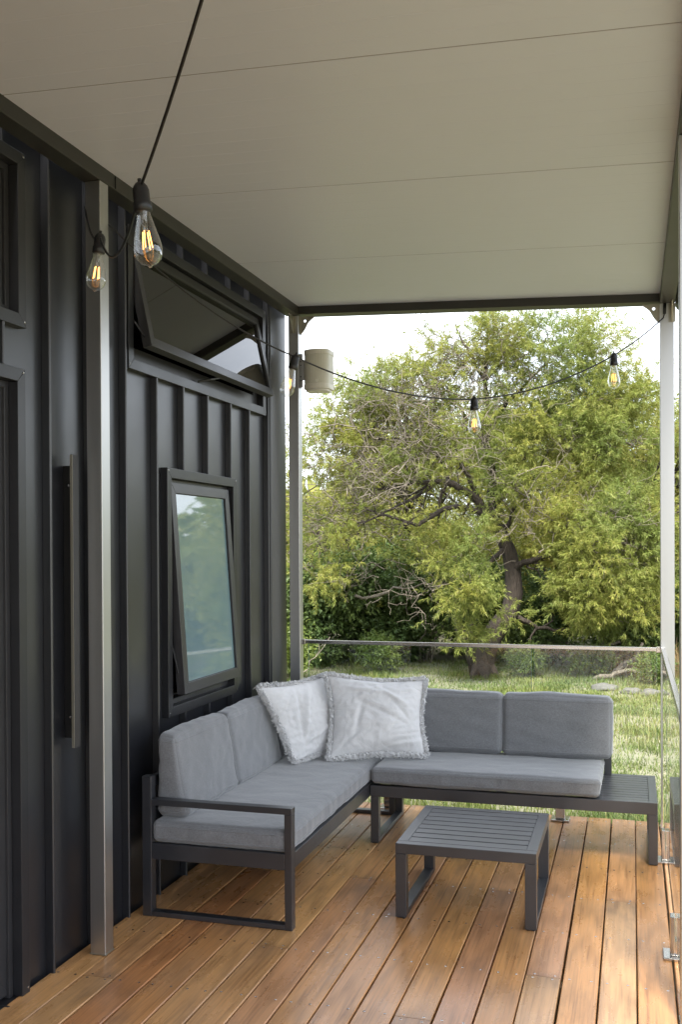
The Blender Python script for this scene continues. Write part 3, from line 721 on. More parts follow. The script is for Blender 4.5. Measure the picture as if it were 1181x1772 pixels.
# ------------------------------------------------------------------ bench sofa with slatted end
be = thing('bench_sofa', 'grey cushioned outdoor bench with slatted charcoal end table by the glass', 'sofa', (-0.62, 5.48, 0), 'corner lounge seating')
BX0, BX1, BY0, BY1, BT = -1.345, 0.116, 5.170, 5.785, 0.310
def sled(t, x0, x1, ya, yb, zt, w=0.046, foot=0.022):
    """leg loop in the YZ plane"""
    a = MB().box(x0, x1, ya, ya+w, 0.004, zt).build('leg', FR, t, bevel=0.002)
    b = MB().box(x0, x1, yb-w, yb, 0.004, zt).build('leg', FR, t, bevel=0.002)
    MB().box(x0+.0005, x1-.0005, ya+w+.0003, yb-w-.0003, 0.0045, foot+.004).build('foot_bar', FR, t, bevel=0.002)
    for y in (ya, yb-w): MB().box(x0+.006, x1-.006, y+.006, y+w-.006, 0.0004, 0.0038).build('foot_pad', M['rubber'], t)
sled(be, BX0, BX0+0.044, BY0, BY1, 0.2495)
sled(be, BX1-0.044, BX1, BY0, BY1, 0.2495)
MB().box(BX0, BX1, BY0, BY0+0.042, 0.25, BT).build('front_rail', FR, be, bevel=0.002)
MB().box(BX0, BX1, BY1-0.042, BY1, 0.25, BT).build('back_rail', FR, be, bevel=0.002)
MB().box(BX0, BX0+0.042, BY0+0.0425, BY1-0.0425, 0.25, BT).build('end_rail', FR, be, bevel=0.002)
MB().box(BX1-0.042, BX1, BY0+0.0425, BY1-0.0425, 0.25, BT).build('end_rail', FR, be, bevel=0.002)
ns = 10; yy0, yy1 = BY0+0.0445, BY1-0.0445; pw = (yy1-yy0)/ns
for i in range(ns):
    MB().box(-0.215, BX1-0.0425, yy0+i*pw+0.0042, yy0+(i+1)*pw-0.0042, 0.292, BT-0.001).build('slat', FR, be, bevel=0.0015)
MB().box(-0.26, -0.2155, BY0+0.0425, BY1-0.0425, 0.275, BT-0.002).build('cross_rail', FR, be, bevel=0.002)
for i in range(4):
    x = -1.2+i*0.27; MB().box(x-0.03, x+0.03, BY0+0.0425, BY1-0.0425, 0.275, 0.300).build('seat_slat', FR, be)
for x in (-1.20, -0.66, -0.135):
    MB().box(x-0.02, x+0.02, 5.7432, 5.768, 0.3105, 0.585).build('back_upright', FR, be, bevel=0.002)
MB().box(-1.22, -0.115, 5.7685, 5.784, 0.50, 0.55).build('backrest_bar', FR, be, bevel=0.002)
cushion('seat_cushion', be, [(-1.338, 5.160, .320), (-.165, 5.160, .316), (-.165, 5.735, .316), (-1.338, 5.735, .320)],
        [(-1.338, 5.160, .406), (-.155, 5.160, .410), (-.155, 5.735, .410), (-1.338, 5.735, .406)], (70, 36, 14), 0.020, 0.007, 21, 0.0035)
for i, (a, b) in enumerate(((-1.30, -.706), (-.700, -.110))):
    cushion('back_cushion', be, [(a, 5.615, .418), (b, 5.615, .418), (b, 5.738, .418), (a, 5.738, .418)],
            [(a, 5.650, .752), (b, 5.650, .748), (b, 5.738, .748), (a, 5.738, .752)], (46, 18, 30), 0.028, 0.011, 31+i*7, 0.004)

# ------------------------------------------------------------------ coffee table
ct = thing('coffee_table', 'low charcoal metal coffee table with slatted top on the deck', 'table', (-0.678, 4.48, 0))
TX0, TX1, TY0, TY1, TT = -0.974, -0.382, 4.158, 4.812, 0.318
sled(ct, TX0, TX0+0.047, TY0, TY1, 0.2745)
sled(ct, TX1-0.047, TX1, TY0, TY1, 0.2745)
MB().box(TX0, TX1, TY0, TY0+0.045, 0.275, TT).build('apron', FR, ct, bevel=0.002)
MB().box(TX0, TX1, TY1-0.045, TY1, 0.275, TT).build('apron', FR, ct, bevel=0.002)
MB().box(TX0, TX0+0.045, TY0+0.0453, TY1-0.0453, 0.275, TT).build('side_rail', FR, ct, bevel=0.002)
MB().box(TX1-0.045, TX1, TY0+0.0453, TY1-0.0453, 0.275, TT).build('side_rail', FR, ct, bevel=0.002)
ns = 8; yy0, yy1 = TY0+0.047, TY1-0.047; pw = (yy1-yy0)/ns
for i in range(ns):
    MB().box(TX0+0.0455, TX1-0.0455, yy0+i*pw+0.0042, yy0+(i+1)*pw-0.0042, 0.300, TT-0.001).build('slat', FR, ct, bevel=0.0015)

# ------------------------------------------------------------------ throw pillows with fringe
def pillow(label, bl, br, tl, tr, thick, seed, folds):
    bl, br, tl, tr = map(Vector, (bl, br, tl, tr)); cen = (bl+br+tl+tr)/4
    nrm = (br-bl).cross(tl-bl).normalized()
    t = thing('throw_pillow', label, 'pillow', tuple((bl+br)/2), 'fringed pale throw pillows')
    n = 56; o_ = org(t); bm = bmesh.new()
    def base(u, v):
        # sides curve inwards a little between the corners
        p = (bl*(1-u)+br*u)*(1-v) + (tl*(1-u)+tr*u)*v
        s = 0.030*math.sin(math.pi*v)*(2*u-1)*-1*abs(2*u-1)**3; q = 0.022*math.sin(math.pi*u)*(2*v-1)*-1*abs(2*v-1)**3
        return p + (br-bl).normalized()*s + (tl-bl).normalized()*q + nrm*0.012*math.sin(5*u+seed)*math.sin(4*v)
    def pt(u, v, side):
        a, b = abs(2*u-1), abs(2*v-1)
        h = thick*((1-a**2.6)*(1-b**2.6))**0.62
        p = base(u, v)
        s = Vector((u*3+seed, v*3, seed*0.7))
        wr = mnoise.noise(s*1.2)*0.010 + mnoise.noise(Vector((u*4+v*6+seed, v*15-u*6, seed)))*0.006 - abs(mnoise.noise(Vector((u*5+v*7+seed*2, v*9-u*8, seed))))*0.012 + mnoise.noise(Vector((u*22-v*11, v*30+u*9, seed)))*0.003
        for (fu, fv, du, dv, ln, wd, am) in folds:
            ru, rv = u-fu, v-fv; al = ru*du+rv*dv; ac = -ru*dv+rv*du
            wr += 1.5*am*math.exp(-(ac/wd)**2)*max(0, 1-abs(al/ln))**0.6
        return p + nrm*side*(h + wr*(h/thick)**0.5 if h > 0 else 0)
    vs = {}
    for side in (1, -1):
        for i in range(n+1):
            for j in range(n+1):
                ed = i in (0, n) or j in (0, n)
                k = (i, j, 0 if ed else side)
                if k not in vs: vs[k] = bm.verts.new(pt(i/n, j/n, side if not ed else 0) - o_)
        for i in range(n):
            for j in range(n):
                q = []
                for a, b in ((i, j), (i+1, j), (i+1, j+1), (i, j+1)):
                    q.append(vs[(a, b, 0 if a in (0, n) or b in (0, n) else side)])
                bm.faces.new(q)
    me = bpy.data.meshes.new('cover'); bm.to_mesh(me); bm.free()
    finish(me, 'cover', M['linen'], t, 0, True, o_)
    # fringe: short cotton strands all round the seam
    rg = np.random.default_rng(seed); V = []; F = []
    for e in range(4):
        for k in range(2000):
            s = rg.random()
            u, v = ((s, 0), (1, s), (s, 1), (0, s))[e]
            p = base(u, v); q = base(u + (0.5-u)*0.02, v + (0.5-v)*0.02)
            out = ((0, -1), (1, 0), (0, 1), (-1, 0))[e]
            od = ((br-bl).normalized()*out[0] + (tl-bl).normalized()*out[1])
            al = ((br-bl).normalized()*abs(out[1]) + (tl-bl).normalized()*abs(out[0]))
            d = (od + al*rg.normal(0, 0.7) + nrm*rg.normal(0.1, 0.75)).normalized()
            ln = rg.uniform(0.010, 0.026); w = rg.uniform(0.0016, 0.0030)
            sd = d.cross(nrm + al*0.3).normalized()*w
            p = p + nrm*rg.normal(0, 0.007) + od*rg.uniform(-0.006, 0.012)
            d2 = (d*0.35 + Vector((0, 0, -0.4))*rg.random() + al*rg.normal(0, .9) + nrm*rg.normal(0, .8)).normalized()
            m_ = p + d*ln*0.55; e_ = m_ + d2*ln*0.5
            if e_.z < 0.414: e_.z = 0.414 + 0.002*rg.random()
            b = len(V)
            for x in (p-sd, p+sd, m_+sd, m_-sd, e_+sd*0.7, e_-sd*0.7): V.append(tuple(x-o_))
            F += [(b, b+1, b+2, b+3), (b+3, b+2, b+4, b+5)]
    tag(np_mesh('fringe', V, F, M['fringe'], t), kind='stuff')
    return t
pillow('fringed pale grey pillow standing in front at the corner of the seats', (-1.583, 5.198, .432), (-1.095, 5.42, .437), (-1.66, 5.41, .855), (-1.135, 5.60, .822), 0.072, 5,
       [(.75, .22, .75, .35, .3, .03, .012), (.8, .12, .9, .2, .25, .024, .011), (.55, .5, .8, -.5, .3, .022, -.010), (.3, .45, .2, .95, .25, .025, -.010), (.65, .72, .7, -.6, .3, .02, .008), (.72, .55, .6, -.8, .22, .016, -.009), (.85, .25, .95, .3, .16, .016, -.008), (.4, .8, .95, -.2, .3, .02, .007), (.2, .2, .7, .7, .2, .02, -.008)])
pillow('fringed pale grey pillow half hidden behind the front pillow', (-1.738, 5.078, .432), (-1.51, 5.535, .435), (-1.908, 4.985, .838), (-1.69, 5.50, .845), 0.046, 17,
       [(.3, .5, .3, .9, .42, .022, -.014), (.42, .6, .45, .85, .4, .03, .012), (.35, .25, .9, .3, .3, .025, .010), (.2, .7, .7, .7, .2, .018, -.008), (.3, .3, .6, .8, .25, .016, -.008)])

# ------------------------------------------------------------------ speaker on the far left post
sp = thing('speaker', 'beige outdoor speaker on a bracket fixed to the far left post', 'speaker', (-1.85, 5.88, 2.52))
def dshape(cx, cy, w, d, n=14):
    pts = [(cx-w/2+0.004, cy+d*0.45), (cx-w/2, cy+d*0.42)]
    pts += [(cx - w/2*math.cos(t), cy - d*0.12 - d*0.38*math.sin(t)**0.8) for t in np.linspace(0, math.pi, n)]
    pts += [(cx+w/2, cy+d*0.42), (cx+w/2-0.004, cy+d*0.45)]
    return pts
scx, scy = -1.838, 5.85
MB().prism(dshape(scx, scy, 0.157, 0.15), 'z', 2.566, 2.742).build('grille', M['grille'], sp, smooth=False)
MB().prism(dshape(scx, scy, 0.163, 0.155), 'z', 2.7422, 2.772).build('top_cap', M['speaker'], sp, bevel=0.004)
MB().prism(dshape(scx, scy, 0.163, 0.155), 'z', 2.535, 2.5658).build('bottom_cap', M['speaker'], sp, bevel=0.006)
MB().prism(dshape(scx, scy, 0.14, 0.13), 'z', 2.522, 2.5348).build('base', M['speaker'], sp, bevel=0.006)
lg = MB(); 
for dx in (-0.006, 0.004): lg.box(scx+0.012+dx, scx+0.016+dx, scy-0.0775, scy-0.073, 2.576, 2.590)
lg.box(scx+0.005, scx+0.018, scy-0.0775, scy-0.073, 2.572, 2.575)
lg.build('logo', M['mark'], sp)
bk = MB(); bk.box(-1.9685, -1.9635, 5.866, 5.90, 2.555, 2.762); bk.box(-1.9635, -1.915, 5.866, 5.872, 2.600, 2.72)
bo = bk.build('wall_bracket', M['alu'], sp, bevel=0.001)
# holes of the bracket: dark dots on its front face
bf = MB().box(-1.9665, -1.942, 5.860, 5.8655, 2.555, 2.762); fo = bf.build('bracket_face', M['alu'], sp, bevel=0.001)
for z in (2.732, 2.715, 2.692, 2.622, 2.598):
    MB().lathe([(0.0042, 0), (0.0042, 0.001), (0, 0.001)], (-1.954, 5.8598, z), (0, -1, 0), 8).build('screw', M['black'], fo)

# ------------------------------------------------------------------ string lights
sl = thing('string_lights', 'black festoon string of clear filament bulbs hung across the porch', 'string lights', (-1.0, 3.6, 2.3))
B = [((-1.048, 2.025, 2.378), (0.12, 0.02, -1)), ((-1.668, 2.940, 2.594), (-0.10, -0.03, -1)), ((-1.400, 4.131, 2.401), (-0.27, -0.05, -1)),
     ((-0.749, 4.944, 2.302), (0.01, 0, -1)), ((-0.092, 5.454, 2.573), (0.0, 0, -1))]
def sag(a, b, s, n=14):
    a, b = Vector(a), Vector(b)
    return [a.lerp(b, t) - Vector((0, 0, s*4*t*(1-t))) for t in np.linspace(0, 1, n)]
pts = sag((-0.25, 1.10, 2.988), B[0][0], 0.06, 22) + sag(B[0][0], B[1][0], 0.105)[1:] + sag(B[1][0], (-2.046, 3.490, 2.905), 0.05)[1:]
pts += [Vector(p) for p in ((-2.043, 3.540, 2.90), (-2.0, 3.545, 2.87), (-1.962, 3.540, 2.838))]
pts += sag((-1.962, 3.540, 2.838), B[2][0], 0.055)[1:] + sag(B[2][0], B[3][0], 0.052, 16)[1:] + sag(B[3][0], B[4][0], 0.045, 14)[1:]
pts += sag(B[4][0], (0.166, 5.845, 2.835), 0.012, 8)[1:] + [Vector((0.172, 5.848, 2.86)), Vector((0.174, 5.852, 2.905))]
MB().tube(pts, 0.0036, 8).build('cable', M['black'], sl, smooth=True)
MB().tube([(0.172, 5.850, 2.858), (0.174, 5.852, 2.915)], 0.009, 10).build('plug', M['black'], sl, smooth=True)
gprof = [(0.0135, 0.050), (0.0145, 0.058), (0.0195, 0.080), (0.0260, 0.105), (0.0305, 0.125), (0.0320, 0.137), (0.0312, 0.148), (0.0270, 0.160), (0.0195, 0.168), (0.0110, 0.1725), (0.006, 0.1745), (0.0035, 0.1785), (0.0, 0.180)]
for p, ax in B:
    p = Vector(p); ax = Vector(ax).normalized(); sd = ax.orthogonal().normalized(); s2 = ax.cross(sd)
    s_ = MB(); s_.lathe([(0.0, -0.012), (0.010, -0.010), (0.016, -0.002), (0.0185, 0.006), (0.0185, 0.032), (0.0205, 0.034), (0.0205, 0.052), (0.0175, 0.054), (0.0, 0.054)], p, ax, 20)
    s_.tube([p-ax*0.020, p-ax*0.006], 0.0045, 8)
    s_.build('socket', M['black'], sl, smooth=True)
    bl_ = MB().lathe(gprof, p, ax, 28).build('bulb', M['bulb'], sl, smooth=True)
    st = MB().lathe([(0.009, 0.054), (0.006, 0.07), (0.0042, 0.092), (0.0055, 0.096), (0.0, 0.098)], p, ax, 12); st.build('stem', M['bulb'], bl_, smooth=True)
    fm = MB()
    for k in range(4):
        w = math.pi/4 + k*math.pi/2; rd = sd*math.cos(w)+s2*math.sin(w)
        fm.tube([p+ax*0.098+rd*0.0075, p+ax*0.136+rd*0.0115], 0.0011, 6)
    fm.build('filament', M['filament'], bl_)
    wr = MB()
    for k in range(4):
        w = math.pi/4 + k*math.pi/2; rd = sd*math.cos(w)+s2*math.sin(w)
        wr.tube([p+ax*0.136+rd*0.0115, p+ax*0.141], 0.0004, 4); wr.tube([p+ax*0.098+rd*0.0075, p+ax*0.094], 0.0004, 4)
    wr.build('support_wire', M['steel'], bl_)

# ------------------------------------------------------------------ vegetation
def unit(a): return a/np.maximum(np.linalg.norm(a, axis=1, keepdims=True), 1e-9)
def leaf_quads(P, D, L, W, rg, droop=0.12):
    n = len(P); D = unit(D)
    S = np.cross(D, rg.normal(size=(n, 3))); S = unit(S)
    a = P; m = P + D*(L*0.45)[:, None]; t = P + D*L[:, None] + np.array([0, 0, -1.])*(L*droop)[:, None]
    V = np.stack([a, m + S*W[:, None], t, m - S*W[:, None]], 1).reshape(-1, 3)
    q = np.arange(n)[:, None]*4; F = np.concatenate([q+np.array([[0, 1, 3]]), q+np.array([[1, 2, 3]])])
    return V, F
def sprays(C, A, rg, per, ls, L, W, droop=0.12, spread=0.75, grav=0.15):
    """C spray origins, A axes; per leaves each along an arching axis of length ls"""
    n = len(C); A = unit(A)
    t = rg.random((n, per)); lsn = (ls*rg.uniform(0.6, 1.3, n))[:, None]
    P = C[:, None, :] + A[:, None, :]*(t*lsn)[..., None]; P[..., 2] -= grav*(t*lsn)**2*1.6
    D = A[:, None, :]*0.75 + rg.normal(size=(n, per, 3))*spread*0.75; D[..., 2] -= grav
    P = P.reshape(-1, 3); D = D.reshape(-1, 3); k = len(P)
    return leaf_quads(P, D, rg.uniform(0.6, 1.25, k)*L, rg.uniform(0.7, 1.3, k)*W, rg, droop)
def lobe_sprays(lobes, rg, clumps_per_m2=5.0, sprays_per=9, clump_r=0.22, inner=0.55):
    C, A, cl = [], [], []
    for (cx, cy, cz, rx, ry, rz, dens) in lobes:
        area = 4*math.pi*((rx*ry)**1.6/3+(rx*rz)**1.6/3+(ry*rz)**1.6/3)**(1/1.6)
        m = max(3, int(area*clumps_per_m2*dens))
        d = unit(rg.normal(size=(m, 3))); rad = np.cbrt(rg.uniform(inner**3, 1.0, m))*(1+0.10*rg.normal(size=m))
        cc = np.array([cx, cy, cz]) + d*np.array([rx, ry, rz])*rad[:, None]
        k = rg.poisson(sprays_per, m)+2; idx = np.repeat(np.arange(m), k)
        off = rg.normal(size=(len(idx), 3))*clump_r*np.array([1, 1, 0.6])*rg.uniform(.5, 1.3, m)[idx][:, None]
        C.append(cc[idx]+off); A.append(d[idx]*0.8 + unit(off)*0.6 + rg.normal(size=off.shape)*0.35 + np.array([0, 0, 0.25]))
        cl += [((cx, cy, cz), tuple(q)) for q in cc]
    return np.concatenate(C), np.concatenate(A), cl
def wiggle(a, b, rg, amp, n=7, sagz=0.0):
    a, b = np.array(a, float), np.array(b, float); L = np.linalg.norm(b-a)
    t = np.linspace(0, 1, n)[:, None]; w = np.cumsum(rg.normal(size=(n, 3)), 0); w -= w[0] + t*(w[-1]-w[0])
    p = a + (b-a)*t + w*amp*L/math.sqrt(n); p[:, 2] += sagz*np.sin(math.pi*t[:, 0])
    return p
def tubes(polys, sides=4):
    """list of (points array, r0, r1) to one vert/face array"""
    V, F = [], []; base = 0
    for pts, r0, r1 in polys:
        pts = np.asarray(pts, float); n = len(pts); T = np.gradient(pts, axis=0); T = unit(T)
        ref = np.array([0.37, 0.81, 0.45]); A = unit(np.cross(T, ref)); Bv = np.cross(T, A)
        r = np.linspace(r0, r1, n)
        ang = np.arange(sides)*2*math.pi/sides
        ring = pts[:, None, :] + r[:, None, None]*(A[:, None, :]*np.cos(ang)[None, :, None] + Bv[:, None, :]*np.sin(ang)[None, :, None])
        V.append(ring.reshape(-1, 3))
        i = np.arange(n-1)[:, None]; k = np.arange(sides)[None, :]; k2 = (k+1) % sides
        F.append((base + np.stack([i*sides+k, i*sides+k2, (i+1)*sides+k2, (i+1)*sides+k], -1)).reshape(-1, 4)); base += n*sides
    return np.concatenate(V), np.concatenate(F)
def branch_out(pts, r0, r1, rg, out, depth=0, maxd=2, every=0.35, spread=0.8, lenf=0.5, lift=0.1):
    """add side branches along a polyline"""
    out.append((pts, r0, r1))
    if depth >= maxd: return
    seg = np.linalg.norm(np.diff(pts, axis=0), axis=1); L = seg.sum(); m = max(2, int(L/every))
    for _ in range(m):
        f = rg.uniform(0.25, 1.0); i = min(int(f*(len(pts)-1)), len(pts)-2)
        p = pts[i] + (pts[i+1]-pts[i])*rg.random(); t = (pts[i+1]-pts[i]); t = t/np.linalg.norm(t)
        d = t*0.6 + rg.normal(size=3)*spread; d[2] += lift; d /= np.linalg.norm(d)
        ln = L*lenf*rg.uniform(0.5, 1.1); rr = (r0+(r1-r0)*f)*0.55
        branch_out(wiggle(p, p+d*ln, rg, 0.22, 6), max(rr, 0.004), 0.003, rg, out, depth+1, maxd, every*0.75, spread, lenf*0.85, lift)

SCL = 101.0  # drawing units per metre
def lp(u, v, y=0.0): return np.array([(u-835)/SCL, y, (1165-v)/SCL])     # crown sketch in the tree's own upright frame, metres
# ---- the old wattle
rg = np.random.default_rng(11)
tree = thing('wattle_tree', 'large spreading wattle with twisted forked trunk beyond the glass', 'tree', (-2.46, 17.0, GZ-0.02), rotz=YAW)
big = []
trunk = np.array([lp(834, 1175), lp(836, 1150), lp(842, 1118), lp(862, 1085), lp(884, 1055), lp(892, 1025), lp(888, 990), lp(882, 955), lp(868, 920), lp(850, 893), lp(852, 860), lp(855, 823), lp(846, 770), lp(850, 715), lp(842, 660), lp(848, 600)])
tr_r = [0.23, 0.195, 0.185, 0.175, 0.165, 0.155, 0.14, 0.135, 0.12, 0.11, 0.09, 0.075, 0.06, 0.045, 0.03, 0.02]
tm = MB(); tm.tube([tuple(p) for p in trunk], tr_r, 14)
tm.tube([tuple(lp(828, 1160, .05)), tuple(lp(818, 1125, .02)), tuple(lp(808, 1105)), tuple(lp(800, 1088, -.03)), tuple(lp(788, 1065, -.08))], [0.15, 0.13, 0.11, 0.08, 0.03], 10)
for rp in ([lp(834, 1140), lp(816, 1168, -.2), lp(806, 1178, -.3)], [lp(840, 1140), lp(858, 1168, -.15), lp(868, 1178, -.25)], [lp(836, 1140), lp(838, 1168, -.42), lp(840, 1180, -.7)]):
    tm.tube([tuple(p) for p in rp], [0.14, 0.07, 0.02], 8)
# knobbly outline
def knob(p):
    n_ = mnoise.noise(p*3.1)*0.05 + mnoise.noise(p*9.0)*0.018
    c_ = trunk[np.argmin(np.abs(trunk[:, 2]-p.z))]; d = Vector((p.x-c_[0], p.y-c_[1], 0))
    return p + (d.normalized()*n_ if d.length > 1e-4 else Vector())
sub = []
limbs = [([(846, 894), (832, 872), (813, 853), (784, 841), (758, 834), (716, 836), (680, 845), (640, 850)], 0.085, 0.02, -.5),
         ([(846, 896), (822, 884), (794, 877), (765, 881), (739, 896), (723, 908), (699, 902), (660, 892), (630, 880)], 0.06, 0.015, -.8),
         ([(852, 862), (877, 844), (900, 831), (931, 824), (962, 815), (1000, 800), (1040, 770)], 0.065, 0.02, -.4),
         ([(866, 915), (888, 900), (886, 875), (884, 849), (896, 810), (912, 780)], 0.05, 0.015, -.3),
         ([(885, 985), (905, 975), (925, 965), (960, 958), (1000, 950)], 0.07, 0.02, -.7),
         ([(888, 1060), (908, 1075), (927, 1084), (960, 1088), (1010, 1080)], 0.06, 0.015, -.2),
         ([(845, 770), (815, 735), (790, 700), (760, 668)], 0.05, 0.012, -.3),
         ([(850, 740), (880, 700), (915, 665), (950, 630)], 0.05, 0.012, .1),
         ([(831, 872), (815, 830), (790, 790), (760, 750), (720, 720)], 0.05, 0.012, -.6),
         ([(876, 945), (850, 960), (835, 985), (815, 1000)], 0.05, 0.015, -.6),
         ([(806, 1103), (812, 1085), (820, 1060), (815, 1035)], 0.05, 0.01, -.5),
         ([(784, 841), (770, 800), (735, 775), (690, 765), (640, 770)], 0.035, 0.01, -.9),
         ([(758, 834), (720, 860), (680, 880), (640, 900), (600, 905)], 0.035, 0.01, -1.0),
         ([(842, 660), (870, 620), (900, 590), (930, 560)], 0.035, 0.01, 0.1),
         ([(842, 660), (815, 620), (800, 585), (790, 560)], 0.03, 0.008, 0.0)]
for ps, r0, r1, yo in limbs:
    pts_ = np.array([lp(u, v, yo*(i/(len(ps)-1))) for i, (u, v) in enumerate(ps)]); pts_[1:-1] += rg.normal(size=(len(ps)-2, 3))*0.02
    f = np.linspace(0, 1, len(ps)*3); k = np.linspace(0, 1, len(ps))
    pts_ = np.stack([np.interp(f, k, pts_[:, a]) for a in range(3)], 1); pts_ += rg.normal(size=pts_.shape)*0.012
    branch_out(pts_, r0, r1, rg, sub, 0, 2, 0.42, 0.85, 0.36, 0.08)
Vt, Ft = tubes(sub, 5)
tm.xf(knob); b0 = len(tm.v); tm.v += [tuple(p) for p in Vt]; tm.f += [tuple(int(i)+b0 for i in f_) for f_ in Ft]
tm.v = [tuple(Vector(p)+org(tree)) for p in tm.v]
tm.build('trunk', M['bark'], tree, smooth=True)
LOB = [  # u, v, y, rx, ry, rz (px / m), density
 (1026, 955, -.9, 95, 1.0, 85, 1.5), (1075, 905, -.6, 70, .8, 70, 1.2), (992, 1012, -1.0, 50, .7, 55, 1.3), (1060, 1030, -.7, 70, .8, 52, 1.1), (980, 905, -.8, 45, .6, 42, 1.2),
 (800, 1010, -1.0, 38, .45, 40, 1.5), (793, 1080, -.9, 24, .3, 18, 1.6), (868, 1054, -1.0, 9, .12, 6, 2.5), (812, 925, -.8, 40, .5, 30, 1.0), (770, 960, -.6, 34, .5, 28, .8),
 (960, 760, -.3, 85, .8, 48, 1.0), (1060, 770, -.2, 80, .9, 60, 1.0), (900, 715, -.3, 60, .6, 40, .8), (1010, 690, 0, 90, .9, 50, .9), (1090, 690, .2, 65, .8, 60, .9),
 (950, 610, .0, 95, .9, 58, .75), (1045, 590, .2, 55, .7, 55, .75), (870, 590, .1, 70, .8, 50, .65), (830, 650, -.2, 60, .6, 42, .65), (780, 610, .1, 35, .5, 35, .45),
 (730, 660, -.3, 60, .7, 40, .8), (660, 680, -.4, 60, .7, 42, .9), (700, 740, -.5, 70, .6, 40, .75), (790, 740, -.4, 60, .6, 40, .7), (760, 800, -.7, 55, .5, 30, .5), (610, 720, -.2, 60, .7, 45, .9),
 (850, 835, -.6, 40, .4, 25, .6), (905, 850, -.5, 50, .5, 32, .7), (990, 850, -.5, 60, .5, 40, .8), (640, 800, -.7, 70, .6, 45, .6), (570, 790, -.4, 55, .6, 50, .8), (600, 900, -.6, 60, .5, 40, .6), (560, 980, -.5, 45, .5, 45, .6), (680, 930, -.6, 45, .4, 30, .4), (880, 780, -.3, 50, .5, 35, .6)]
lobes = [((u-835)/SCL, y, (1165-v)/SCL, rx/SCL, ry, rz/SCL, d) for u, v, y, rx, ry, rz, d in LOB]
C_, A_, cl = lobe_sprays(lobes, rg, 11.0, 8, 0.15, 0.5)
Vl, Fl = sprays(C_, A_, rg, 30, 0.18, 0.080, 0.0050, 0.15, 0.8, 0.2)
np_mesh('crown', Vl, Fl, M['wattle'], tree)
tw = []
for c, q in cl:
    if rg.random() < 0.6: tw.append((wiggle(np.array(c)*0.65+np.array(q)*0.35, q, rg, 0.28, 6), 0.010, 0.003))
for (u, v, y, rx, ry, rz, n) in [(700, 770, -1.0, 120, .6, 90, 85), (600, 850, -.9, 90, .6, 90, 55), (830, 640, 0, 110, .7, 70, 55), (750, 700, -.3, 90, .6, 60, 40), (690, 990, -.5, 80, .4, 70, 16), (900, 870, -.9, 60, .4, 60, 25), (1000, 900, -1.0, 110, .5, 90, 20)]:
    for _ in range(n):
        p = np.array([(u-835)/SCL, y, (1165-v)/SCL]) + unit(rg.normal(size=(1, 3)))[0]*np.array([rx/SCL, ry, rz/SCL])*rg.random()**.5
        d = rg.normal(size=3)*np.array([1, .6, .8]); d /= np.linalg.norm(d)
        branch_out(wiggle(p, p+d*rg.uniform(.4, 1.1), rg, 0.34, 9), rg.uniform(.006, .013), 0.003, rg, tw, 1, 2, 0.22, .9, 0.4, 0.05)
Vw, Fw = tubes(tw, 3)
tag(np_mesh('twigs', Vw, Fw, M['twig'], tree), kind='stuff')

# ---- other wattles behind it: two kinds copied about
def bushy(name, label, mat_, seed, h, w, nl, cl_d, per, twn, trunk_r=0.16, leafL=0.12, leafW=0.0105, group=None):
    rg = np.random.default_rng(seed)
    t = thing(name, label, 'tree', (0, 0, GZ), group)
    poly = []
    stem = wiggle((0, 0, -0.1), (rg.normal()*.3, rg.normal()*.3, h*0.55), rg, 0.12, 9); poly.append((stem, trunk_r, trunk_r*.45)); lob = []
    for i in range(nl):
        a = rg.random()*6.28; zf = rg.uniform(0.12, 1.0); rr = w*0.5*(1-max(0, zf-0.45)**1.6*1.5)*rg.uniform(0.35, 1.0)
        c = np.array([math.cos(a)*rr, math.sin(a)*rr, h*zf*0.92]); s = rg.uniform(0.45, 0.95)*w/6
        lob.append((c[0], c[1], c[2], s*1.15, s*1.15, s*0.8, rg.uniform(.6, 1.2)))
        k = stem[rg.integers(3, 9)]; k = k if k[2] < c[2] else stem[2]
        branch_out(wiggle(k, c, rg, 0.2, 7, -0.1), trunk_r*.4, 0.012, rg, poly, 0, 1, 0.6, .8, 0.4, 0.1)
    C_, A_, cl = lobe_sprays(lob, rg, cl_d, 8, 0.2, 0.45)
    V, F = sprays(C_, A_, rg, per, 0.24, leafL, leafW, 0.15, 0.85, 0.2)
    V2, F2 = tubes(poly, 5); np_mesh('trunk', V2, F2, M['bark'], t)
    np_mesh('crown', V, F, mat_, t)
    tw = []
    for _ in range(twn):
        l_ = lob[rg.integers(len(lob))]; p = np.array(l_[:3]) + unit(rg.normal(size=(1, 3)))[0]*np.array(l_[3:6])*rg.random()**.4
        d = rg.normal(size=3); d /= np.linalg.norm(d)
        branch_out(wiggle(p, p+d*rg.uniform(.4, 1.2), rg, 0.3, 8), .010, .003, rg, tw, 1, 2, 0.3, .9, .4, 0.05)
    if tw: V3, F3 = tubes(tw, 3); tag(np_mesh('twigs', V3, F3, M['twig'], t), kind='stuff')
    return t
GRP = 'wattles of the thicket behind the old tree'
tb = bushy('wattle_tree', 'x', M['wattle_b'], 21, 5.6, 5.2, 22, 4.5, 12, 60, group=GRP)
tcx = bushy('wattle_tree', 'x', M['wattle_b'], 33, 5.2, 5.0, 20, 2.2, 12, 220, group=GRP)
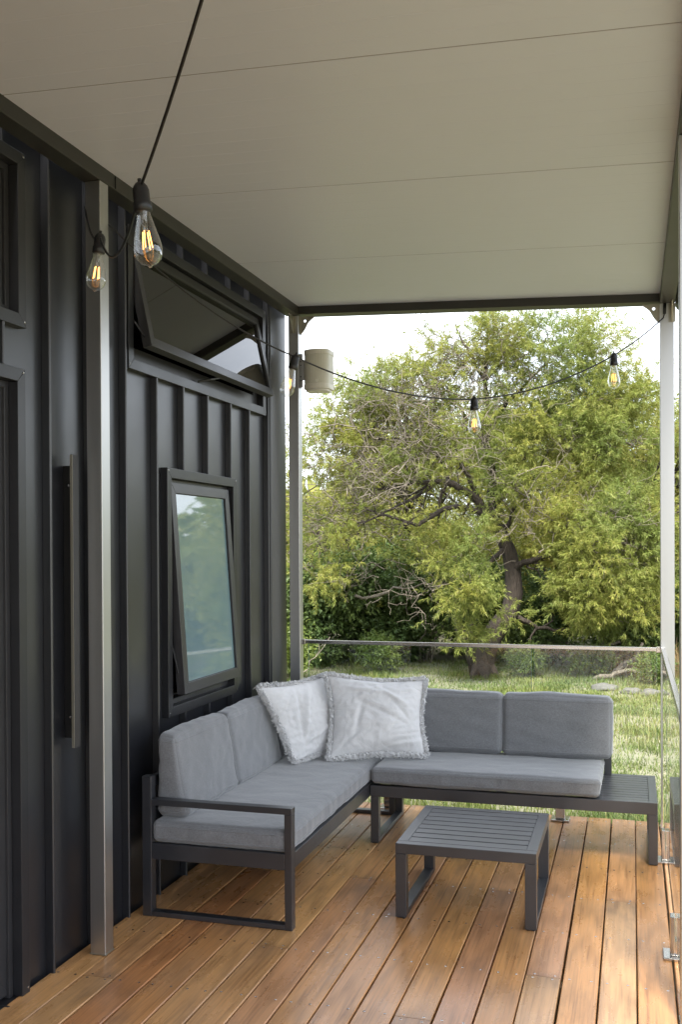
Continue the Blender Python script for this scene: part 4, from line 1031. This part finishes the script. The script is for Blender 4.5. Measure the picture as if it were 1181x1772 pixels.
spots = [(tb, 0.1, 20.6, 0.4, 1.0, 'dense green wattle seen between the right post and the old tree'),
         (tcx, -6.3, 20.0, 1.9, 0.93, 'twiggy half bare wattle left of the old tree, beside the far left post'),
         (tb, -4.4, 21.8, 2.6, 1.02, 'leafy wattle filling the gap behind the old tree on its left'),
         (tb, -1.6, 22.6, 4.0, 1.12, 'tall wattle rising directly behind the old forked tree'),
         (tcx, -8.6, 22.6, 3.3, 0.86, 'small twiggy wattle at the left end of the thicket, behind the house corner'),
         (tb, -2.9, 25.2, 1.1, 1.0, 'wattle glimpsed behind the left limbs of the old tree'),
         (tb, -6.0, 25.0, 0.2, 0.98, 'wattle behind the twiggy one at the left'),
         (tb, 2.3, 19.6, 5.1, 0.95, 'wattle just right of the far right post'),
         (tcx, 5.2, 20.6, 0.8, 0.74, 'twiggy wattle out of view to the right, mirrored in the frosted window'),
         (tb, 8.6, 23.4, 1.4, 0.85, 'leafy wattle out of view to the right, mirrored in the frosted window'),
         (tcx, 13.4, 22.0, 3.6, 0.95, 'open wattle out of view farthest to the right')]
used = set()
for src, x, y, rz, s, lab in spots:
    loc = (x, y, ground_h(x, y)-0.03)
    if src.name not in used:
        used.add(src.name); src.location = loc; src.rotation_euler.z = rz; src.scale = (s, s, s); src['label'] = lab
    else: dup(src, loc, rz, s, lab)

# ---- dark broad leaved shrubs under the trees
def shrub(name, label, mat_, seed, h, w, n, L, W, group, cat='shrub', per=8):
    rg = np.random.default_rng(seed); t = thing(name, label, cat, (0, 0, GZ), group)
    lob = []
    for i in range(9):
        a = rg.random()*6.28; r = w*0.36*rg.random()**.5; z = h*rg.uniform(.15, .85); s = w*rg.uniform(.16, .28)
        lob.append((math.cos(a)*r, math.sin(a)*r, z, s, s, s*.8, 1))
    C_, A_, cl = lobe_sprays(lob, rg, n, 7, 0.12, 0.4)
    V, F = sprays(C_, A_, rg, per, 0.16, L, W, 0.2, 0.9, 0.15); V[:, 2] = np.maximum(V[:, 2], 0.01)
    np_mesh('foliage', V, F, mat_, t)
    st = [(wiggle((rg.normal()*.08, rg.normal()*.08, -.05), l_[:3], rg, .2, 6), .018, .005) for l_ in lob]
    V2, F2 = tubes(st, 4); np_mesh('stems', V2, F2, M['twig'], t)
    return t
GS = 'shrubs in the shade under the wattles'
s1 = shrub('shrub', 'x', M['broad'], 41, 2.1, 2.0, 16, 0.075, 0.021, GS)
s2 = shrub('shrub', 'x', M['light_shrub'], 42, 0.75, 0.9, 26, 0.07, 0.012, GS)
used = set()
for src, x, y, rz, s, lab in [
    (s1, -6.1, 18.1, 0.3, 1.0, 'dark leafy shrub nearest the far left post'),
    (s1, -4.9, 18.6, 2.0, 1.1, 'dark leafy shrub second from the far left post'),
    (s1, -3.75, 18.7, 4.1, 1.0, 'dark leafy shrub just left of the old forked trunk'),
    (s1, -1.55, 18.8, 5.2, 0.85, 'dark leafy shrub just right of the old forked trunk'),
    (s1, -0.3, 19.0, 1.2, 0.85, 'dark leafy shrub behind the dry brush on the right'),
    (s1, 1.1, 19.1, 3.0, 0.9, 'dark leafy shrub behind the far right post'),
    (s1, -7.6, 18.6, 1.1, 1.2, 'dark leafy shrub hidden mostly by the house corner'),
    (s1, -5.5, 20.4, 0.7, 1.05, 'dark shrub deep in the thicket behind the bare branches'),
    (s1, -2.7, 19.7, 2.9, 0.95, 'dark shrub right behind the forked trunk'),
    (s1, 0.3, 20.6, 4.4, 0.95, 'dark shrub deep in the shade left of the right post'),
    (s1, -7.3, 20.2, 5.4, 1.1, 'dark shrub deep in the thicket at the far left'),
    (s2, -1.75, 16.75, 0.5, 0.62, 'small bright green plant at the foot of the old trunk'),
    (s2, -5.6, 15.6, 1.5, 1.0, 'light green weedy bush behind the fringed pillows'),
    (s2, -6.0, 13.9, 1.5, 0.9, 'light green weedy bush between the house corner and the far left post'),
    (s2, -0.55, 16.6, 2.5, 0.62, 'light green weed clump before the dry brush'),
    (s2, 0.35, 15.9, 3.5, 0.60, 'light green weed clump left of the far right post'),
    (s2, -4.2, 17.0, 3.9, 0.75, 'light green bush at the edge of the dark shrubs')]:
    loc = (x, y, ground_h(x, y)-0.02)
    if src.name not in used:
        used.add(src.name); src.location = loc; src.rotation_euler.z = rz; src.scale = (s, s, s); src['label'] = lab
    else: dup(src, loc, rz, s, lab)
# ---- distant wood closing the view
rg = np.random.default_rng(5); n = 30000
ang = rg.uniform(-0.75, 1.9, n); R_ = rg.uniform(27, 33, n)
hh = (3.9 + 0.9*np.sin(ang*9)+0.6*np.sin(ang*23+1)) * rg.random(n)**0.8
P_ = np.stack([np.sin(ang)*R_-1.0, np.cos(ang)*R_, GZ+hh], 1)
V, F = leaf_quads(P_, rg.normal(size=(n, 3)), rg.uniform(.4, .8, n), rg.uniform(.10, .22, n), rg)
tag(np_mesh('far_wood', V, F, M['wattle_b']), 'distant mass of trees behind the thicket', kind='stuff')

# ---- grass
def grass(name, label, n, xr, yr, hmin, hmax, mat_, seed, wid, near=True, flt=None):
    rg = np.random.default_rng(seed); y = yr[0] + (yr[1]-yr[0])*rg.random(n)**1.4; x = xr[0] + (xr[1]-xr[0])*rg.random(n)
    # tussocks
    tx, ty = rg.uniform(*xr, 400), rg.uniform(*yr, 400); k = rg.integers(0, 400, n//2)
    x[:n//2] = tx[k] + rg.normal(size=n//2)*.13; y[:n//2] = ty[k] + rg.normal(size=n//2)*.13
    if flt is not None: kk = flt(x, y); x, y = x[kk], y[kk]
    m = len(x); z = np.array([ground_h(a, b) for a, b in zip(x, y)])
    h = rg.uniform(hmin, hmax, m)*(0.6+0.5*np.sin(x*1.7+y*.9)**2); w = rg.uniform(.6, 1.3, m)*wid
    d = rg.normal(size=(m, 2))*0.33; s = unit(np.stack([-d[:, 1], d[:, 0], np.zeros(m)], 1))*w[:, None]
    b = np.stack([x, y, z-0.01], 1); m1 = b + np.stack([d[:, 0]*h*.4, d[:, 1]*h*.4, h*.6], 1); t_ = b + np.stack([d[:, 0]*h*1.2, d[:, 1]*h*1.2, h*rg.uniform(.8, 1.05, m)], 1)
    V = np.stack([b-s, b+s, m1+s*.85, m1-s*.85, t_+s*.1, t_-s*.1], 1).reshape(-1, 3)
    q = np.arange(m)[:, None]*6; F = np.concatenate([q+np.array([[0, 1, 2, 3]]), q+np.array([[3, 2, 4, 5]])])
    return tag(np_mesh(name, V, F, mat_), label, kind='stuff')
inview = lambda x, y: (x > -0.46*y-0.3) & (x < 0.12*y+1.6)
grass('grass', 'long green grass growing beyond the deck', 260000, (-7.8, 3.4), (6.1, 18.8), .04, .12, M['grass'], 3, .0045, flt=inview)
grass('seeding_grass', 'yellow seeding grass stalks among the green beyond the deck', 1800, (-3.0, 2.4), (7.0, 13.5), .18, .40, M['straw'], 4, .0016, flt=inview)
grass('dry_brush', 'dry brown grass heaped under the wattles on the right', 2600, (-0.7, 1.5), (16.9, 18.0), .2, .55, M['dry'], 6, .004)
grass('under_deck_grass', 'short grass on the ground under the deck', 22000, (-2.0, 0.6), (1.5, 6.1), .05, .16, M['grass'], 9, .005)

# ---- fallen branches, stones, a large leaved weed
rg = np.random.default_rng(77)
def log(a, b, r, label):
    a = np.array(a, float); b = np.array(b, float); po = []
    t = thing('fallen_branch', label, 'branch', tuple(a), 'fallen branches under the trees')
    branch_out(wiggle(a*0, b-a, rg, .12, 9), r, r*.4, rg, po, 1, 2, .5, .9, .3, .2)
    V, F = tubes(po, 6); np_mesh('wood', V, F, M['twig'], t)
log((-1.0, 16.9, GZ+.35), (-0.2, 16.9, GZ+.62), .045, 'pale fallen branch leaning in the brush right of the trunk')
log((-0.35, 16.6, GZ+.05), (0.15, 16.9, GZ+.6), .06, 'thick fallen branch propped in the dry brush near the right post')
log((-0.6, 16.3, GZ+.06), (0.3, 16.2, GZ+.1), .05, 'fallen branch lying at the front of the dry brush')
log((-5.0, 13.8, GZ+.1), (-4.3, 14.2, GZ+.85), .014, 'thin pale branch sticking up behind the left pillow')
log((-4.8, 17.4, GZ+1.3), (-3.3, 17.2, GZ+1.5), .028, 'bare grey branch reaching left from the dark shrubs')
log((-5.9, 16.8, GZ+2.0), (-5.0, 17.2, GZ+1.5), .02, 'bare curved branch above the far rail at the left')
def stone(x, y, s, label, seed):
    bm = bmesh.new(); bmesh.ops.create_icosphere(bm, subdivisions=3, radius=1)
    for v in bm.verts:
        n_ = mnoise.noise(v.co*1.3+Vector((seed, 0, 0)))*.35 + mnoise.noise(v.co*3.5+Vector((0, seed, 0)))*.1
        v.co = Vector((v.co.x*s*1.5, v.co.y*s, v.co.z*s*.55))*(1+n_)
    me = bpy.data.meshes.new('stone'); bm.to_mesh(me); bm.free()
    o = finish(me, 'stone', M['stone'], None, 0, True, Vector((x, y, ground_h(x, y)+s*.22))); tag(o, label, 'stone', 'stones in the grass')
stone(-0.42, 15.2, .13, 'pale flat stone in the grass above the right back cushion', 1.0)
stone(-0.02, 15.0, .10, 'small pale stone in the grass nearer the right post', 5.0)
stone(0.26, 14.9, .12, 'pale stone in the grass seen past the right post', 9.0)
wd = thing('broad_leaf_weed', 'weed with large pale leaves in front of the brush', 'plant', (-0.75, 16.5, GZ))
for i, (dx, dz, a, ti) in enumerate([(0, .52, .3, .5), (.16, .40, 1.2, .3), (-.15, .38, 2.6, .4), (.05, .24, .2, .2), (-.05, .66, 2.0, .7)]):
    mb = MB(); L, W = .24, .10; n = 7; d = Vector((math.cos(a), -0.6, ti*.6)).normalized(); s = d.cross(Vector((0, .6, 1))).normalized()
    for j in range(n+1):
        f = j/n; p = Vector((-0.75+dx, 16.5, GZ+dz)) + d*L*f + Vector((0, 0, -.12*f*f)); w = W*math.sin(math.pi*(0.08+.92*f))**.8*.6
        mb.v += [tuple(p-s*w), tuple(p+Vector((0, 0, -.012))), tuple(p+s*w)]
    for j in range(n):
        for k in (0, 1): mb.f.append((j*3+k, j*3+k+1, j*3+k+4, j*3+k+3))
    lf = mb.build('leaf', M['light_shrub'], wd, smooth=True)
    MB().tube([(-0.75, 16.5, GZ), (-0.75+dx*.6, 16.5, GZ+dz*.6), (-0.75+dx, 16.5, GZ+dz)], .006, 5).build('stalk', M['light_shrub'], wd)
